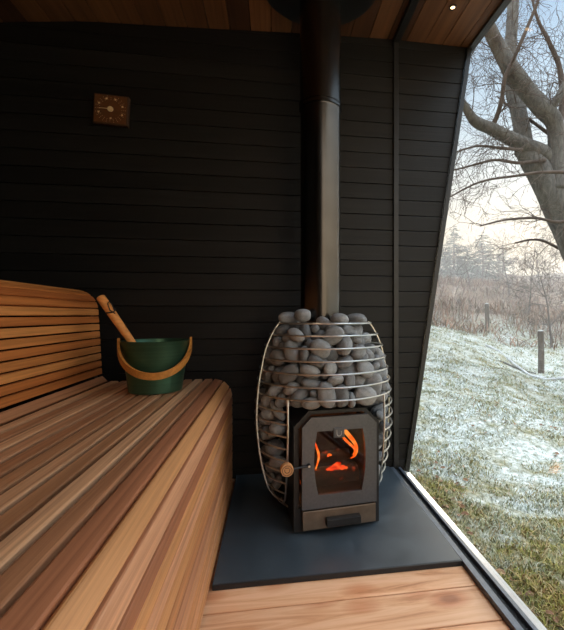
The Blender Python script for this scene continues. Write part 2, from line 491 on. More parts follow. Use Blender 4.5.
# small square badge with a hook shaped mark
bm = BM(); add_box(bm, DC - .024, DC + .014, -.2195, -.2162, .314, .348, .002)
bd = new_obj('badge', bm, M_DOOR, door, False)
bm = BM()
add_tube(bm, [(DC - .013, -.2200, .342), (DC - .013, -.2200, .330)] + [(DC - .005 + .008 * math.cos(a), -.2200, .329 + .009 * math.sin(a)) for a in [PI + PI * i / 8 for i in range(9)]] + [(DC + .003, -.2200, .336)], .0014, 6)
new_obj('badge_mark', bm, M_PALEMARK, bd)
# latch arm and round wooden knob
bm = BM()
add_tube(bm, [(-.104, -.2165, .230), (-.104, -.2255, .230)], [.007, .006], 14)
add_tube(bm, [(-.104, -.221, .230), (-.126, -.222, .2295), (-.150, -.226, .229), (-.165, -.232, .2285)], [.0042, .0042, .0042, .004], 8)
lt = new_obj('latch', bm, M_FIREBOX, door)
bm = BM(); add_tube(bm, [(-.104, -.2256, .230), (-.104, -.2275, .230)], [.0042, .0034], 12); new_obj('bolt', bm, M_STEEL, lt)
bm = BM()
kx, ky, kz = -.178, -.234, .228
add_tube(bm, [(kx, ky + .016, kz), (kx, ky, kz), (kx, ky - .0025, kz)], [.021, .021, .0195], 28)
kn = new_obj('knob', bm, M_KNOBWOOD, door)
bm = BM()
add_tube(bm, [(kx + .0155 * math.cos(a), ky - .0027, kz + .0155 * math.sin(a)) for a in [2 * PI * i / 24 for i in range(24)]], .0011, 6, closed=True)
add_tube(bm, [(kx - .008, ky - .0027, kz + .005), (kx - .008, ky - .0027, kz + .001)] + [(kx + .008 * math.cos(a), ky - .0027, kz + .0075 * math.sin(a)) for a in [PI + PI * i / 8 for i in range(9)]] + [(kx + .008, ky - .0027, kz + .005)], .0013, 6)
add_tube(bm, [(kx - .007, ky - .0027, kz + .0085), (kx + .007, ky - .0027, kz + .0085)], .0013, 6)
new_obj('burnt_mark', bm, M_BURNT, kn)

# ash drawer
bm = BM(); add_box(bm, -.124, .131, -.216, -.197, .016, .0785, .0015)
dr = new_obj('ash_drawer', bm, M_ASHSTEEL, stove, False)
bm = BM()
add_box(bm, -.047, .070, -.240, -.236, .030, .052, .001)
add_box(bm, -.047, .070, -.236, -.2165, .050, .054, .001)
add_box(bm, -.047, -.043, -.2355, -.2165, .032, .0495); add_box(bm, .066, .070, -.2355, -.2165, .032, .0495)
new_obj('handle', bm, M_FIREBOX, dr, False)

# wire cage: uprights, rings
bm = BM()
def bar_profile(phi, w, t, z0, z1, dr_=0):
    n = 28; pts = []
    e = Vector((math.cos(phi), math.sin(phi), 0)); f = Vector((-math.sin(phi), math.cos(phi), 0))
    prev = None
    for i in range(n + 1):
        z = z0 + (z1 - z0) * i / n
        r = rbar(z) + dr_
        q = [e * (r + a) + f * b + Vector((0, 0, z)) for a, b in ((0, -w / 2), (t, -w / 2), (t, w / 2), (0, w / 2))]
        vs = [bm.verts.new(p) for p in q]
        if prev:
            for k in range(4): bm.faces.new((prev[k], prev[(k + 1) % 4], vs[(k + 1) % 4], vs[k]))
        else: bm.faces.new(vs[::-1])
        prev = vs
    bm.faces.new(prev)
for ph in (191, 358, 90 + 20, 90 - 25):
    bar_profile(math.radians(ph), .013, .004, .02, .70, .0065)
bmesh.ops.recalc_face_normals(bm, faces=bm.faces[:])
cage = new_obj('wire_cage', bm, M_STEEL, stove, True, 30)
rw = .0031
zs = [.695, .6535, .612, .5705, .529, .4875, .446]
zl = [.404, .3625, .321, .2795, .238, .1965, .155, .1135, .072, .0305]
SV = .170
for z in zs:
    bm = BM(); r = rbar(z) + rw
    add_tube(bm, [(r * math.cos(2 * PI * i / 72), r * math.sin(2 * PI * i / 72), z) for i in range(72)], rw, 8, closed=True)
    new_obj('ring', bm, M_STEEL, cage)
for z in zl:
    r = rbar(z) + rw
    if r <= SV + .012: a0 = math.radians(62)
    else: a0 = math.asin(SV / r)
    bm = BM(); n = 60
    add_tube(bm, [(r * math.sin(a), -r * math.cos(a), z) for a in [a0 + (2 * PI - 2 * a0) * i / n for i in range(n + 1)]], rw, 8)
    new_obj('ring', bm, M_STEEL, cage)
for s in (-1, 1):
    bm = BM(); pts = []
    for i in range(25):
        z = .446 - (.446 - .05) * i / 24; r = rbar(z) + rw
        pts.append((s * SV, -math.sqrt(max(r * r - SV * SV, 1e-5)), z) if r > SV else (s * r, 0, z))
    add_tube(bm, pts, .0036, 8); new_obj('upright', bm, M_STEEL, cage)
bm = BM(); add_lathe(bm, [(.0, .0235), (.150, .0235), (.150, .0275), (.0, .0275)], 40, cap_bottom=False, cap_top=False)
# the tray stays clear of the firebox: two half moon pieces
bm.free(); bm = BM()
for s in (-1, 1):
    pts = [(s * .152, -.05), (s * .152, .05)] + [(s * .185 * math.cos(a), .185 * math.sin(a)) for a in [math.radians(14 - 28 * i / 8) for i in range(9)]]
    add_prism(bm, pts, 'z', .060, .064)
add_prism(bm, [(-.14, .18), (.14, .18)] + [(.205 * math.cos(a), .205 * math.sin(a)) for a in [math.radians(62 + 56 * i / 10) for i in range(11)]], 'z', .060, .064)
new_obj('stone_tray', bm, M_FIREBOX, stove, False)

# fire: logs and flames
def mk_flame():
    t = NT('flame'); v = t.coord((9, 9, 14)); f = t.noise(v, 1.6, 3, .6, 1)
    c = t.ramp(f, [(.3, (.9, .06, .004)), (.5, (1, .17, .015)), (.68, (1, .45, .10))])
    e = t.n('ShaderNodeEmission'); t.l(c, e.inputs[0]); e.inputs[1].default_value = 1.5
    t.l(e.outputs[0], t.out.inputs[0]); return t.m
M_FLAME = mk_flame()
def mk_log():
    t = NT('charred_log'); v = t.coord((1, 1, 1)); f = t.noise(v, 45, 4, .6)
    b = t.n('ShaderNodeBsdfPrincipled'); t.l(t.ramp(f, [(.35, (.01, .008, .007)), (.7, (.06, .045, .035))]), b.inputs['Base Color']); b.inputs['Roughness'].default_value = .95
    t.l(t.ramp(f, [(.6, (0, 0, 0)), (.72, (1, .09, .01))]), b.inputs['Emission Color']); b.inputs['Emission Strength'].default_value = .5
    t.l(b.outputs[0], t.out.inputs[0]); return t.m
M_LOG = mk_log()
def mk_ember():
    t = NT('ember'); v = t.coord(); f = t.noise(v, 70, 4, .6)
    e = t.n('ShaderNodeEmission'); t.l(t.ramp(f, [(.3, (.25, .01, .002)), (.5, (1, .06, .01)), (.7, (1, .2, .05))]), e.inputs[0]); e.inputs[1].default_value = 1.3
    t.l(e.outputs[0], t.out.inputs[0]); return t.m
M_EMBER = mk_ember()
def world_of(s, y, z): return SM @ Vector((s, y, z))
def log_obj(p0, p1, r, label):
    bm = BM(); n = 9; P = [Vector(p0).lerp(Vector(p1), i / n) for i in range(n + 1)]
    add_tube(bm, P, [r * (1 + .1 * noise.noise(p * 30)) for p in P], 14)
    for v_ in bm.verts: v_.co += Vector((noise.noise(v_.co * 50), noise.noise(v_.co * 50 + Vector((9, 0, 0))), noise.noise(v_.co * 50 + Vector((0, 9, 0))))) * .004
    o = new_obj('fire_log', bm, M_LOG); o.location = (*SAX, 0); o.rotation_euler = (0, 0, SRZ)
    return tag(o, label, 'log', 'logs in the stove')
log_obj((-.10, -.075, .130), (.11, -.055, .130), .034, 'charred log lying low across the front of the stove fire')
log_obj((-.09, .06, .124), (.09, .10, .124), .027, 'charred log lying across the back of the stove fire')
log_obj((-.085, .035, .165), (.10, -.005, .18), .023, 'charred log resting crosswise on top of the burning fire')
def flame_obj(name, paths, mat, label, cat, flat=.55):
    bm = BM()
    for pts, rad in paths:
        P = [Vector(p) for p in pts]
        # smooth the polyline
        Q, RR = [], []
        for i in range(len(P) - 1):
            for k in range(5):
                t = k / 5; p0 = P[max(i - 1, 0)]; p1 = P[i]; p2 = P[i + 1]; p3 = P[min(i + 2, len(P) - 1)]
                Q.append(.5 * ((2 * p1) + (-p0 + p2) * t + (2 * p0 - 5 * p1 + 4 * p2 - p3) * t * t + (-p0 + 3 * p1 - 3 * p2 + p3) * t ** 3))
                RR.append(rad[i] + (rad[i + 1] - rad[i]) * t)
        Q.append(P[-1]); RR.append(rad[-1])
        add_tube(bm, Q, [max(r, .0006) for r in RR], 10)
    o = new_obj(name, bm, mat); o.location = (*SAX, 0); o.rotation_euler = (0, 0, SRZ)
    return tag(o, label, cat)
yf = -.15
flame_obj('flame', [([(-.066, yf, .190), (-.056, yf, .222), (-.056, yf, .244), (-.064, yf + .01, .272), (-.071, yf + .01, .295), (-.068, yf + .01, .318)], [.002, .0035, .0045, .003, .002, .0006]),
                    ([(-.019, yf + .02, .222), (-.013, yf + .02, .228), (-.003, yf + .02, .226)], [.002, .005, .002])],
          M_FLAME, 'thin wavering orange flame at the left side of the stove window', 'flame')
flame_obj('flame', [([(.060, yf, .216), (.076, yf, .224), (.083, yf, .245), (.077, yf, .268), (.060, yf, .292), (.036, yf, .318), (.004, yf, .338), (-.018, yf, .352)], [.001, .004, .006, .0065, .008, .008, .007, .002]),
                    ([(.068, yf - .005, .228), (.074, yf - .005, .25), (.040, yf - .005, .285), (.010, yf - .005, .325)], [.002, .004, .005, .001])],
          M_FLAME, 'broad orange flame curling up the right side of the stove window', 'flame')
bm = BM()
for (sx, sz, sr) in ((0, .196, .016), (-.02, .191, .011), (.02, .191, .012), (.034, .189, .007), (-.034, .189, .007), (.006, .206, .009)):
    bmesh.ops.create_icosphere(bm, subdivisions=2, radius=sr, matrix=Matrix.Translation((sx + .028, -.085, sz - .030)) @ Matrix.Diagonal((1.2, .8, .72, 1)))
for v_ in bm.verts: v_.co += v_.normal * noise.noise(v_.co * 120) * .003
o = new_obj('ember', bm, M_EMBER); o.location = (*SAX, 0); o.rotation_euler = (0, 0, SRZ)
tag(o, 'glowing red mound of embers in the middle of the stove fire', 'embers')

# ------------------------------------------------------------------ flue pipe
FX, FY = at(320.5, 300, 1.55).x, at(320.5, 300, 1.55).y
flue = thing('flue_pipe', 'tall black steel flue pipe rising from the stove to the ceiling', 'flue pipe', (FX, FY, 0))
bm = BM(); add_lathe(bm, [(.0775, .45), (.0775, 1.509), (.0785, 1.514)], 64); new_obj('lower_section', bm, M_FLUE, flue)
bm = BM(); add_lathe(bm, [(.0795, 1.540), (.0795, 2.028)], 64); new_obj('upper_section', bm, M_FLUE, flue)
bm = BM(); add_lathe(bm, [(.0785, 1.5145), (.0825, 1.516), (.0825, 1.524), (.0798, 1.525), (.0798, 1.530), (.0828, 1.531), (.0828, 1.538), (.0795, 1.5395)], 64); new_obj('joint_collar', bm, M_FLUE, flue)
bm = BM(); add_lathe(bm, [(.085, 2.012), (.10, 2.006), (.236, 2.008), (.238, 2.014), (.238, 2.018), (.085, 2.018)], 64, cap_bottom=False, cap_top=False); new_obj('ceiling_plate', bm, M_BLACKMETAL, flue)

# ------------------------------------------------------------------ stones (loose, one object each)
def mk_stone():
    t = NT('olivine_stone'); oi = t.n('ShaderNodeObjectInfo')
    tc = t.n('ShaderNodeTexCoord'); ad = t.n('ShaderNodeVectorMath', operation='ADD'); t.l(tc.outputs['Object'], ad.inputs[0]); t.l(oi.outputs['Location'], ad.inputs[1])
    f = t.noise(ad.outputs[0], 2.2, 5, .6, .5); f2 = t.noise(ad.outputs[0], 26, 3, .6)
    base = t.ramp(oi.outputs['Random'], [(0, (.15, .152, .155)), (.5, (.25, .252, .255)), (1, (.38, .38, .38))])
    c = t.mix(1, base, t.ramp(f, [(.3, (.75,) * 3), (.7, (1.2,) * 3)]), 'MULTIPLY')
    c = t.mix(1, c, t.ramp(f2, [(.35, (.85,) * 3), (.7, (1.12,) * 3)]), 'MULTIPLY')
    return t.bsdf(c, .72, 0, .35, bump=f2, bstr=.35, bdist=.02)
M_STONE = mk_stone()
STONES = """-82 -188 490 116 155 -981 -22 48 28 21
187 85 153 477 -336 -460 669 47 31 26
43 -85 626 217 -460 48 -860 27 15 11
218 -83 445 470 312 -685 -460 49 31 22
191 -85 252 648 -240 -103 -716 39 30 21
10 -152 499 252 549 -400 -690 32 22 18
167 -125 434 256 68 -344 901 46 27 22
-11 -206 504 635 -120 -222 -730 33 30 18
-111 30 671 199 529 222 794 54 34 22
-94 -138 559 342 -536 -651 -415 42 30 21
97 -204 448 26 264 -749 607 48 35 29
-13 -112 528 228 659 -182 -693 42 26 21
-163 -30 542 756 -92 -396 -513 41 36 20
-187 -87 574 654 -537 352 -401 40 31 27
85 -82 591 664 70 -710 224 38 24 20
218 13 406 304 366 -655 588 45 36 23
-62 -174 439 514 -32 637 574 32 23 20
133 -99 576 463 -115 -655 586 41 29 21
128 116 577 376 -497 518 -586 48 31 22
-180 -23 616 337 694 618 -151 42 23 20
171 -80 429 210 268 -202 918 44 26 19
120 -9 655 343 313 -155 -872 55 34 29
-59 -176 561 316 10 -336 887 31 27 17
103 110 673 463 -15 170 870 28 24 16
42 -211 438 410 518 -505 -555 41 27 16
177 62 584 423 112 229 -870 43 24 22
-163 -70 604 579 237 282 727 33 24 18
204 -39 169 653 -257 -23 712 45 31 18
198 -53 276 308 14 236 921 32 25 21
-195 -14 465 201 319 -398 -836 29 21 14
36 -221 506 589 342 503 -532 31 20 14
-60 -101 466 634 -288 -32 717 33 23 21
80 -173 496 329 -385 761 -404 38 31 25
136 -164 470 586 -317 552 501 56 38 25
172 -36 551 344 254 207 880 33 23 17
-93 -208 432 4 -37 964 -265 36 26 20
178 51 88 491 -102 22 -865 29 15 12
-221 71 408 315 -490 324 -745 47 27 26
-127 202 421 509 264 689 -444 42 27 17
-219 -21 394 199 -13 475 857 37 23 21
-195 -103 463 10 -266 263 927 36 27 21
-172 -118 435 311 304 -464 -772 47 33 20
-202 27 274 154 143 105 -972 34 23 20
123 65 631 15 708 -416 -571 36 21 17
-20 -165 591 370 19 -668 645 35 28 18
-116 -86 586 303 26 949 84 52 31 23
-218 -15 343 290 -106 158 -938 42 33 21
152 -144 536 536 137 -307 -774 37 25 16
-148 -135 598 603 227 -611 460 44 29 24
-46 -227 461 542 -555 513 368 46 31 23
65 -115 667 305 -121 359 -874 39 31 20
158 8 626 64 -242 -289 924 42 28 24
-161 -154 524 36 -421 -536 731 46 30 21
-60 -94 558 183 364 -45 912 38 31 19
183 -5 581 571 -178 -186 -780 43 33 24
172 0 45 1 -727 1 -687 33 25 17
0 -116 619 175 -338 655 -653 46 28 23
-58 -188 610 8 240 632 736 38 34 26
-77 -204 571 597 735 -19 -320 30 18 15
-213 -67 426 168 225 648 -708 37 28 21
185 -127 354 28 -293 277 -915 26 19 12
89 67 609 610 -125 69 -780 36 25 19
-81 -137 617 580 -195 -222 -759 32 24 18
179 31 370 36 628 -320 708 37 27 17
-197 64 589 12 -691 331 -643 42 32 22
-38 -116 583 604 381 -126 689 52 32 22
200 42 291 639 -206 436 -600 31 21 15
-161 -21 668 582 91 -167 -790 54 33 21
-63 -121 677 286 665 612 318 30 17 14
179 36 269 830 18 495 -255 33 20 16
-24 -196 426 2 -703 -705 96 25 22 15
-198 83 234 669 -59 318 -669 33 25 19
-198 17 423 139 -785 382 467 38 26 23
-87 107 662 158 -588 -38 -793 26 17 12
40 -178 533 137 -100 920 352 44 31 21
-206 -63 371 342 -55 -100 -933 45 33 23
59 133 660 48 -208 97 -972 32 24 16
-101 199 359 69 435 515 736 39 28 21
-192 -106 391 168 -851 219 446 43 23 17
-187 114 299 570 -50 -548 611 46 29 19
25 -195 564 268 231 79 -932 33 31 18
-167 -24 577 159 303 -493 -800 24 16 14
-200 19 480 362 -132 707 -593 37 24 20
-2 -144 669 69 -113 -558 -819 30 24 16
-195 -54 245 618 24 -184 764 45 36 23
-170 -35 470 864 -305 -379 130 38 29 17
-200 0 568 735 -54 467 -489 40 36 25
-182 -4 298 18 650 -212 -729 31 22 18
199 -63 574 32 494 148 856 37 23 19
74 -72 456 8 -528 560 -638 56 33 24
-49 -109 645 580 -288 -154 747 45 31 23
194 -115 490 180 -74 -942 -271 27 18 14
41 -148 433 331 479 498 643 29 21 15
-189 -103 206 640 -14 385 665 43 33 22
215 -11 544 613 -393 -24 685 39 24 20
-144 -141 437 325 -137 848 -396 36 23 17
93 -157 568 33 -142 -441 886 31 21 20
150 -61 584 158 -461 -474 734 45 28 21
183 47 625 427 66 -365 824 31 24 23
207 -65 508 678 -139 -530 489 41 32 21
195 -65 312 10 -73 39 997 35 24 17
-20 -109 686 192 -349 -205 -894 45 29 21
-96 -112 432 59 351 927 114 50 31 21
-191 30 135 279 -306 -373 -831 41 22 21
-97 -63 655 420 324 -448 720 41 24 21
-161 -49 429 37 493 -35 -868 45 27 18
177 97 383 408 -530 502 -548 49 33 19
175 -137 510 230 7 292 -928 33 17 16
-173 39 638 604 494 131 612 43 28 23
-57 -134 513 462 680 514 245 43 26 19
-215 38 316 442 41 133 -886 53 31 27
-94 -110 665 210 705 -269 -622 41 26 21
-29 -209 545 213 209 -690 -659 32 24 18
-121 -176 447 200 -143 837 -490 43 38 23
162 -75 508 632 108 234 731 37 26 24
111 -137 537 814 -148 -139 545 36 25 18
224 -16 485 640 -311 583 -392 43 31 26
187 -97 341 248 -332 571 709 36 23 16
185 -98 546 152 431 146 877 36 30 23
186 -54 119 175 -647 482 -564 52 33 29
-177 70 371 473 529 -40 -704 39 24 15
149 -68 542 609 -92 -53 -786 29 18 14
-11 -175 652 23 308 591 -745 44 31 19
188 107 213 83 -253 164 -950 28 23 13
-213 59 514 264 477 -276 -792 44 36 23
-111 -169 591 271 629 -252 -684 33 26 17
-134 21 616 141 657 -347 -654 39 35 22
5 -227 456 639 -304 688 160 40 28 23
97 24 669 210 406 -436 -775 23 18 13
132 18 571 549 -495 561 -373 45 28 19
-25 -168 531 95 396 -551 -729 43 25 21
98 -197 539 56 -278 520 -806 42 32 20
101 -9 585 542 349 646 408 46 30 21
30 -173 621 709 -185 -471 492 53 34 25
-152 -162 476 842 -52 -265 -467 30 29 21
108 -125 572 233 117 583 770 28 21 17
34 -186 483 346 -719 -427 426 32 22 19
208 -106 307 429 29 -521 -738 27 22 20
-33 -152 462 225 -695 -215 -648 51 30 21
77 -166 642 340 -801 -474 132 30 25 17
-85 -206 462 488 -170 -117 -848 24 14 13
-104 -144 488 423 -297 -471 -715 48 27 22
195 56 540 4 -314 -940 -133 39 34 28
228 7 337 142 -441 -41 886 40 29 20
-199 -51 300 129 263 -604 -741 25 17 15
-197 25 202 380 155 427 806 49 37 24
98 -74 518 322 -115 390 855 45 34 20
-195 92 465 277 697 574 329 54 36 29
39 -97 425 574 -103 113 -805 28 20 14
11 -170 443 487 596 -397 -500 39 32 25
-205 5 520 165 -97 401 -896 39 28 17
-111 -34 625 393 155 -493 761 42 35 22
-149 -122 485 386 209 -687 578 31 23 15
86 -123 472 822 219 -31 525 29 22 18
-225 -27 295 540 64 -535 -646 33 29 20
-156 16 572 76 786 -309 -530 31 22 17
62 -129 604 456 -436 -377 678 42 36 27
88 93 644 368 -170 57 -912 40 26 22
184 35 129 210 521 624 -543 34 20 17
-129 133 637 194 -82 859 -467 44 33 22
198 -30 209 284 110 844 -442 46 26 19
223 -25 420 277 258 -576 724 39 26 18
141 -25 614 311 575 356 -668 24 17 14
87 -119 433 70 112 -990 41 41 33 23
-203 -4 119 231 -775 369 -458 23 20 14
20 -124 564 174 -800 -451 354 45 34 24
-205 38 385 165 -234 724 -628 32 22 17
203 -62 355 48 125 -558 -819 42 30 21
76 -166 439 318 426 -438 725 29 22 17
-211 -53 511 741 -58 -518 -424 45 28 19
100 54 656 452 291 430 -725 26 17 14
117 -32 532 33 -77 360 -929 43 28 19
-132 -128 656 12 -545 -778 -312 44 23 18
-170 -81 517 186 -355 844 -355 51 37 28
-121 -102 524 146 -474 563 -661 53 33 23
-95 -191 535 312 914 -169 -196 37 29 22
60 -130 519 5 536 -296 -790 52 32 25
175 -139 471 96 -250 -718 -642 32 21 17
78 -188 596 623 719 13 308 33 25 23
-191 -100 328 586 48 -218 -779 49 30 28
225 -19 292 514 -345 345 705 41 29 23
120 -118 502 90 72 -91 989 39 29 21
195 106 289 593 -94 -433 -672 38 26 21
186 -19 363 729 -65 -580 -358 51 34 26
59 -84 555 257 -633 142 -716 29 21 16
-181 0 96 165 -518 4 839 34 27 19
-136 -81 634 175 -404 -888 135 47 29 25
-100 -85 723 606 -74 -96 786 37 29 25
25 -130 709 603 43 57 794 40 31 23
95 -95 708 459 -29 -55 886 46 30 24
135 -20 709 875 103 55 470 36 34 22
-140 -10 713 997 62 3 48 42 31 25"""
stone_me = []
for k in range(7):
    bm = BM(); bmesh.ops.create_icosphere(bm, subdivisions=4, radius=1)
    off = Vector((k * 7.3, k * 3.1, k * 1.7)); ex = 2.15 + .12 * (k % 3)
    for v_ in bm.verts:
        n_ = v_.co.normalized()
        q = (abs(n_.x) ** ex + abs(n_.y) ** ex + abs(n_.z) ** ex) ** (-1 / ex)
        v_.co = n_ * q * (1 + .075 * noise.noise(n_ * 1.1 + off) + .02 * noise.noise(n_ * 3 + off) - .02)
    o = new_obj('sauna_stone_shape', bm, M_STONE, None, True, 180); stone_me.append(o.data); bpy.data.objects.remove(o)
    stone_me[-1].name = 'sauna_stone'
for i, row in enumerate(STONES.strip().split('\n')):
    x, y, z, qw, qx, qy, qz, a, b, c = [int(v_) / 1000 for v_ in row.split()]
    o = bpy.data.objects.new('sauna_stone', stone_me[i % 7]); C.objects.link(o)
    M = SM @ (Matrix.Translation((x, y, z)) @ Quaternion((qw, qx, qy, qz)).normalized().to_matrix().to_4x4())
    o.location = M.translation; o.rotation_mode = 'QUATERNION'; o.rotation_quaternion = M.to_quaternion(); o.scale = (a * .975, b * .975, c * .975)
    if z > .66: l, g = 'grey rounded stone heaped on the very top of the stove around the flue', 'stones on top of the stove'
    elif z < .43 and x < -.12 and y < .12: l, g = 'grey rounded stone in the dim cage left of the stove door', 'stones left of the stove door'
    elif z < .43 and x > .12 and y < .12: l, g = 'grey rounded stone in the cage right of the stove door', 'stones right of the stove door'
    elif z < .43: l, g = 'grey rounded stone low in the cage at the back of the stove', 'stones behind the firebox'
    elif z > .53: l, g = 'grey rounded stone behind the upper rings of the cage above the door', 'stones behind the upper cage rings'
    else: l, g = 'grey rounded stone behind the cage rings just over the stove door', 'stones just over the stove door'
    tag(o, l, 'stone', g)

# ------------------------------------------------------------------ bucket and ladle
def mk_green():
    t = NT('green_anodised'); v = t.coord((3, 3, 220)); f = t.noise(v, 1, 3)
    return t.bsdf(t.ramp(f, [(.3, (.055, .135, .085)), (.7, (.08, .175, .11))]), .36, .75, .5, bump=f, bstr=.05, bdist=.0005)
M_GREEN = mk_green()
M_BAIL = m_slats('bent_wood', [(0, srgb(196, 128, 62)), (1, srgb(200, 134, 66))], .25, 6.0, (40, 40, 40), .4)
M_LADLE = m_slats('ladle_wood', [(0, srgb(244, 164, 94)), (1, srgb(246, 168, 98))], .22, 7.0, (20, 20, 60), .4)
M_LEATHER = m_plain('dark_cord', (.02, .012, .009), .7)
bx, by = -.407, 1.497
bk = thing('sauna_bucket', 'round green metal bucket with bent wooden handle standing on the bench end', 'bucket', (bx, by, BZT))
bm = BM()
add_lathe(bm, [(.084, .001), (.088, .003), (.0935, .05), (.1115, .176), (.1135, .178), (.1115, .1795), (.108, .176), (.0905, .05), (.085, .008)], 64)
new_obj('shell', bm, M_GREEN, bk)
cd, sd = math.cos(.22), math.sin(.22)
bm = BM(); prev = None; n = 40; th = .0042; wd = .0125
for i in range(n + 1):
    a = PI * i / n
    lx = -.117 * math.cos(a); fy = -.126 * math.sin(a); lz = .176 - .108 * math.sin(a) ** .9
    # widen direction ~ vertical/outward, thin direction radial
    up = Vector((0, -.25 * math.sin(a), 1)).normalized()
    rd = Vector((lx, fy, 0)).normalized()
    p = Vector((lx, fy, lz)); q = []
    for sa, sb in ((-1, -1), (1, -1), (1, 1), (-1, 1)):
        w = p + rd * (th * sa) + up * (wd * sb)
        q.append(bm.verts.new((w.x * cd - w.y * sd, w.x * sd + w.y * cd, w.z)))
    if prev:
        for k in range(4): bm.faces.new((prev[k], prev[(k + 1) % 4], q[(k + 1) % 4], q[k]))
    else: bm.faces.new(q[::-1])
    prev = q
bm.faces.new(prev); bmesh.ops.recalc_face_normals(bm, faces=bm.faces[:])
bl = new_obj('handle', bm, M_BAIL, bk, True, 50)
bm = BM()
for s in (-1, 1):
    add_tube(bm, [(s * .1095 * cd, s * .1095 * sd, .168), (s * .1215 * cd, s * .1215 * sd, .168)], [.004, .004], 12)
new_obj('rivet', bm, M_BLACKMETAL, bk)
# ladle: handle leans on the rim
P0 = at(100.5, 297, 1.42); P1 = at(131, 341, 1.40); dv = (P1 - P0); Pe = P1 + dv * .95
ld = thing('sauna_ladle', 'wooden ladle handle leaning out of the green bucket', 'ladle', P1)
loc = lambda p: p - P1
bm = BM()
pts = [P0 + dv * t for t in (0, .01, .02, .3, .6, 1.0, 1.9)]
add_tube(bm, [loc(p) for p in pts], [.0125, .0145, .0152, .0152, .0142, .0125, .011], 20)
hd = new_obj('handle', bm, M_LADLE, ld)
dn = dv.normalized(); sdv = dn.cross(FW).normalized(); 
if sdv.x < 0: sdv = -sdv
bm = BM()
c0 = P0 + dv * .36
ring = [loc(c0 + dn * (.006 * math.sin(a * 2)) + (sdv * math.cos(a) + (-FW) * math.sin(a)) * .0166) for a in [2 * PI * i / 20 for i in range(20)]]
add_tube(bm, ring, .0024, 6, closed=True)
lp = [c0 + sdv * .016 - FW * .004, c0 + sdv * .021 - dn * .02 - FW * .006, c0 + sdv * .020 - dn * .035 - FW * .008, c0 + sdv * .013 - dn * .030 - FW * .013, c0 + sdv * .008 - dn * .004 - FW * .0165, c0 + sdv * .014 + dn * .014 - FW * .009]
add_tube(bm, [loc(p) for p in lp], .0021, 6)
new_obj('hanging_loop', bm, M_LEATHER, ld)
bm = BM(); add_lathe(bm, [(.001, -.014), (.022, -.010), (.033, .004), (.035, .022), (.033, .022), (.031, .005), (.02, -.006), (.001, -.010)], 32, cap_bottom=False, cap_top=False)
cup = new_obj('cup', bm, M_GREEN, ld)
cup.location = Vector((bx - .012, by - .005, BZT + .045)) - P1

# ------------------------------------------------------------------ wall clock
M_CLOCK = m_plain('walnut_face', srgb(98, 58, 30), .45, 0, .5, 40, .2)
M_CLOCKDOT = m_plain('brass_dot', srgb(225, 195, 150), .4)
M_CLOCKEDGE = m_plain('clock_case', srgb(62, 38, 24), .5)
cx, cz = -.682, 1.604
ck = thing('wall_clock', 'small square brown wall clock on the dark boarded wall', 'clock', (cx, YW, cz))
ck.rotation_euler = (0, math.radians(2.5), 0)
bm = BM(); add_box(bm, -.070, .070, -.026, -.0005, -.064, .064, .003); case = new_obj('case', bm, M_CLOCKEDGE, ck, False)
bm = BM(); add_box(bm, -.064, .064, -.0275, -.0262, -.058, .058, .0005); fc = new_obj('face', bm, M_CLOCK, ck, False)
bm = BM()
for px_, pz_ in ((-.018, .044), (.018, .043), (-.047, .022), (.047, .016), (-.047, -.016), (.047, -.02), (.002, -.038)):
    add_tube(bm, [(px_, -.0276, pz_), (px_, -.0285, pz_)], [.0042, .0036], 12)
new_obj('hour_markers', bm, M_CLOCKDOT, fc)
bm = BM()
for k in range(24):
    a = 2 * PI * k / 24
    for r0 in (.043, .05, .057):
        x_, z_ = r0 * 1.05 * math.cos(a), r0 * math.sin(a)
        if abs(x_) < .062 and abs(z_) < .056: add_tube(bm, [(x_, -.0276, z_), (x_, -.0279, z_)], [.0012, .0012], 6)
new_obj('minute_dots', bm, M_CLOCKDOT, fc)
bm = BM(); add_tube(bm, [(-.046, -.0305, 0), (-.001, -.0305, .001)], [.0009, .0015], 6); new_obj('hand', bm, M_CLOCKDOT, ck)
bm = BM(); add_tube(bm, [(0, -.0277, 0), (0, -.0325, 0)], [.0115, .011], 24); new_obj('hub', bm, M_CLOCKDOT, ck)

# ------------------------------------------------------------------ ceiling downlight
dlp = (.768, 1.622)
dl = thing('downlight', 'tiny recessed downlight glowing warm in the boarded ceiling near the glass', 'light', (*dlp, 2.048))
bm = BM(); add_lathe(bm, [(.010, -.003), (.016, -.003), (.017, -.0005), (.010, -.0005)], 24, cap_bottom=False, cap_top=False); new_obj('bezel', bm, M_BLACKMETAL, dl)
t = NT('led_glow'); e = t.n('ShaderNodeEmission'); e.inputs[0].default_value = (1, .62, .3, 1); e.inputs[1].default_value = 2.5; t.l(e.outputs[0], t.out.inputs[0])
bm = BM(); add_lathe(bm, [(.0001, -.0015), (.0095, -.0015)], 20, cap_bottom=False, cap_top=False); new_obj('lens', bm, t.m, dl)

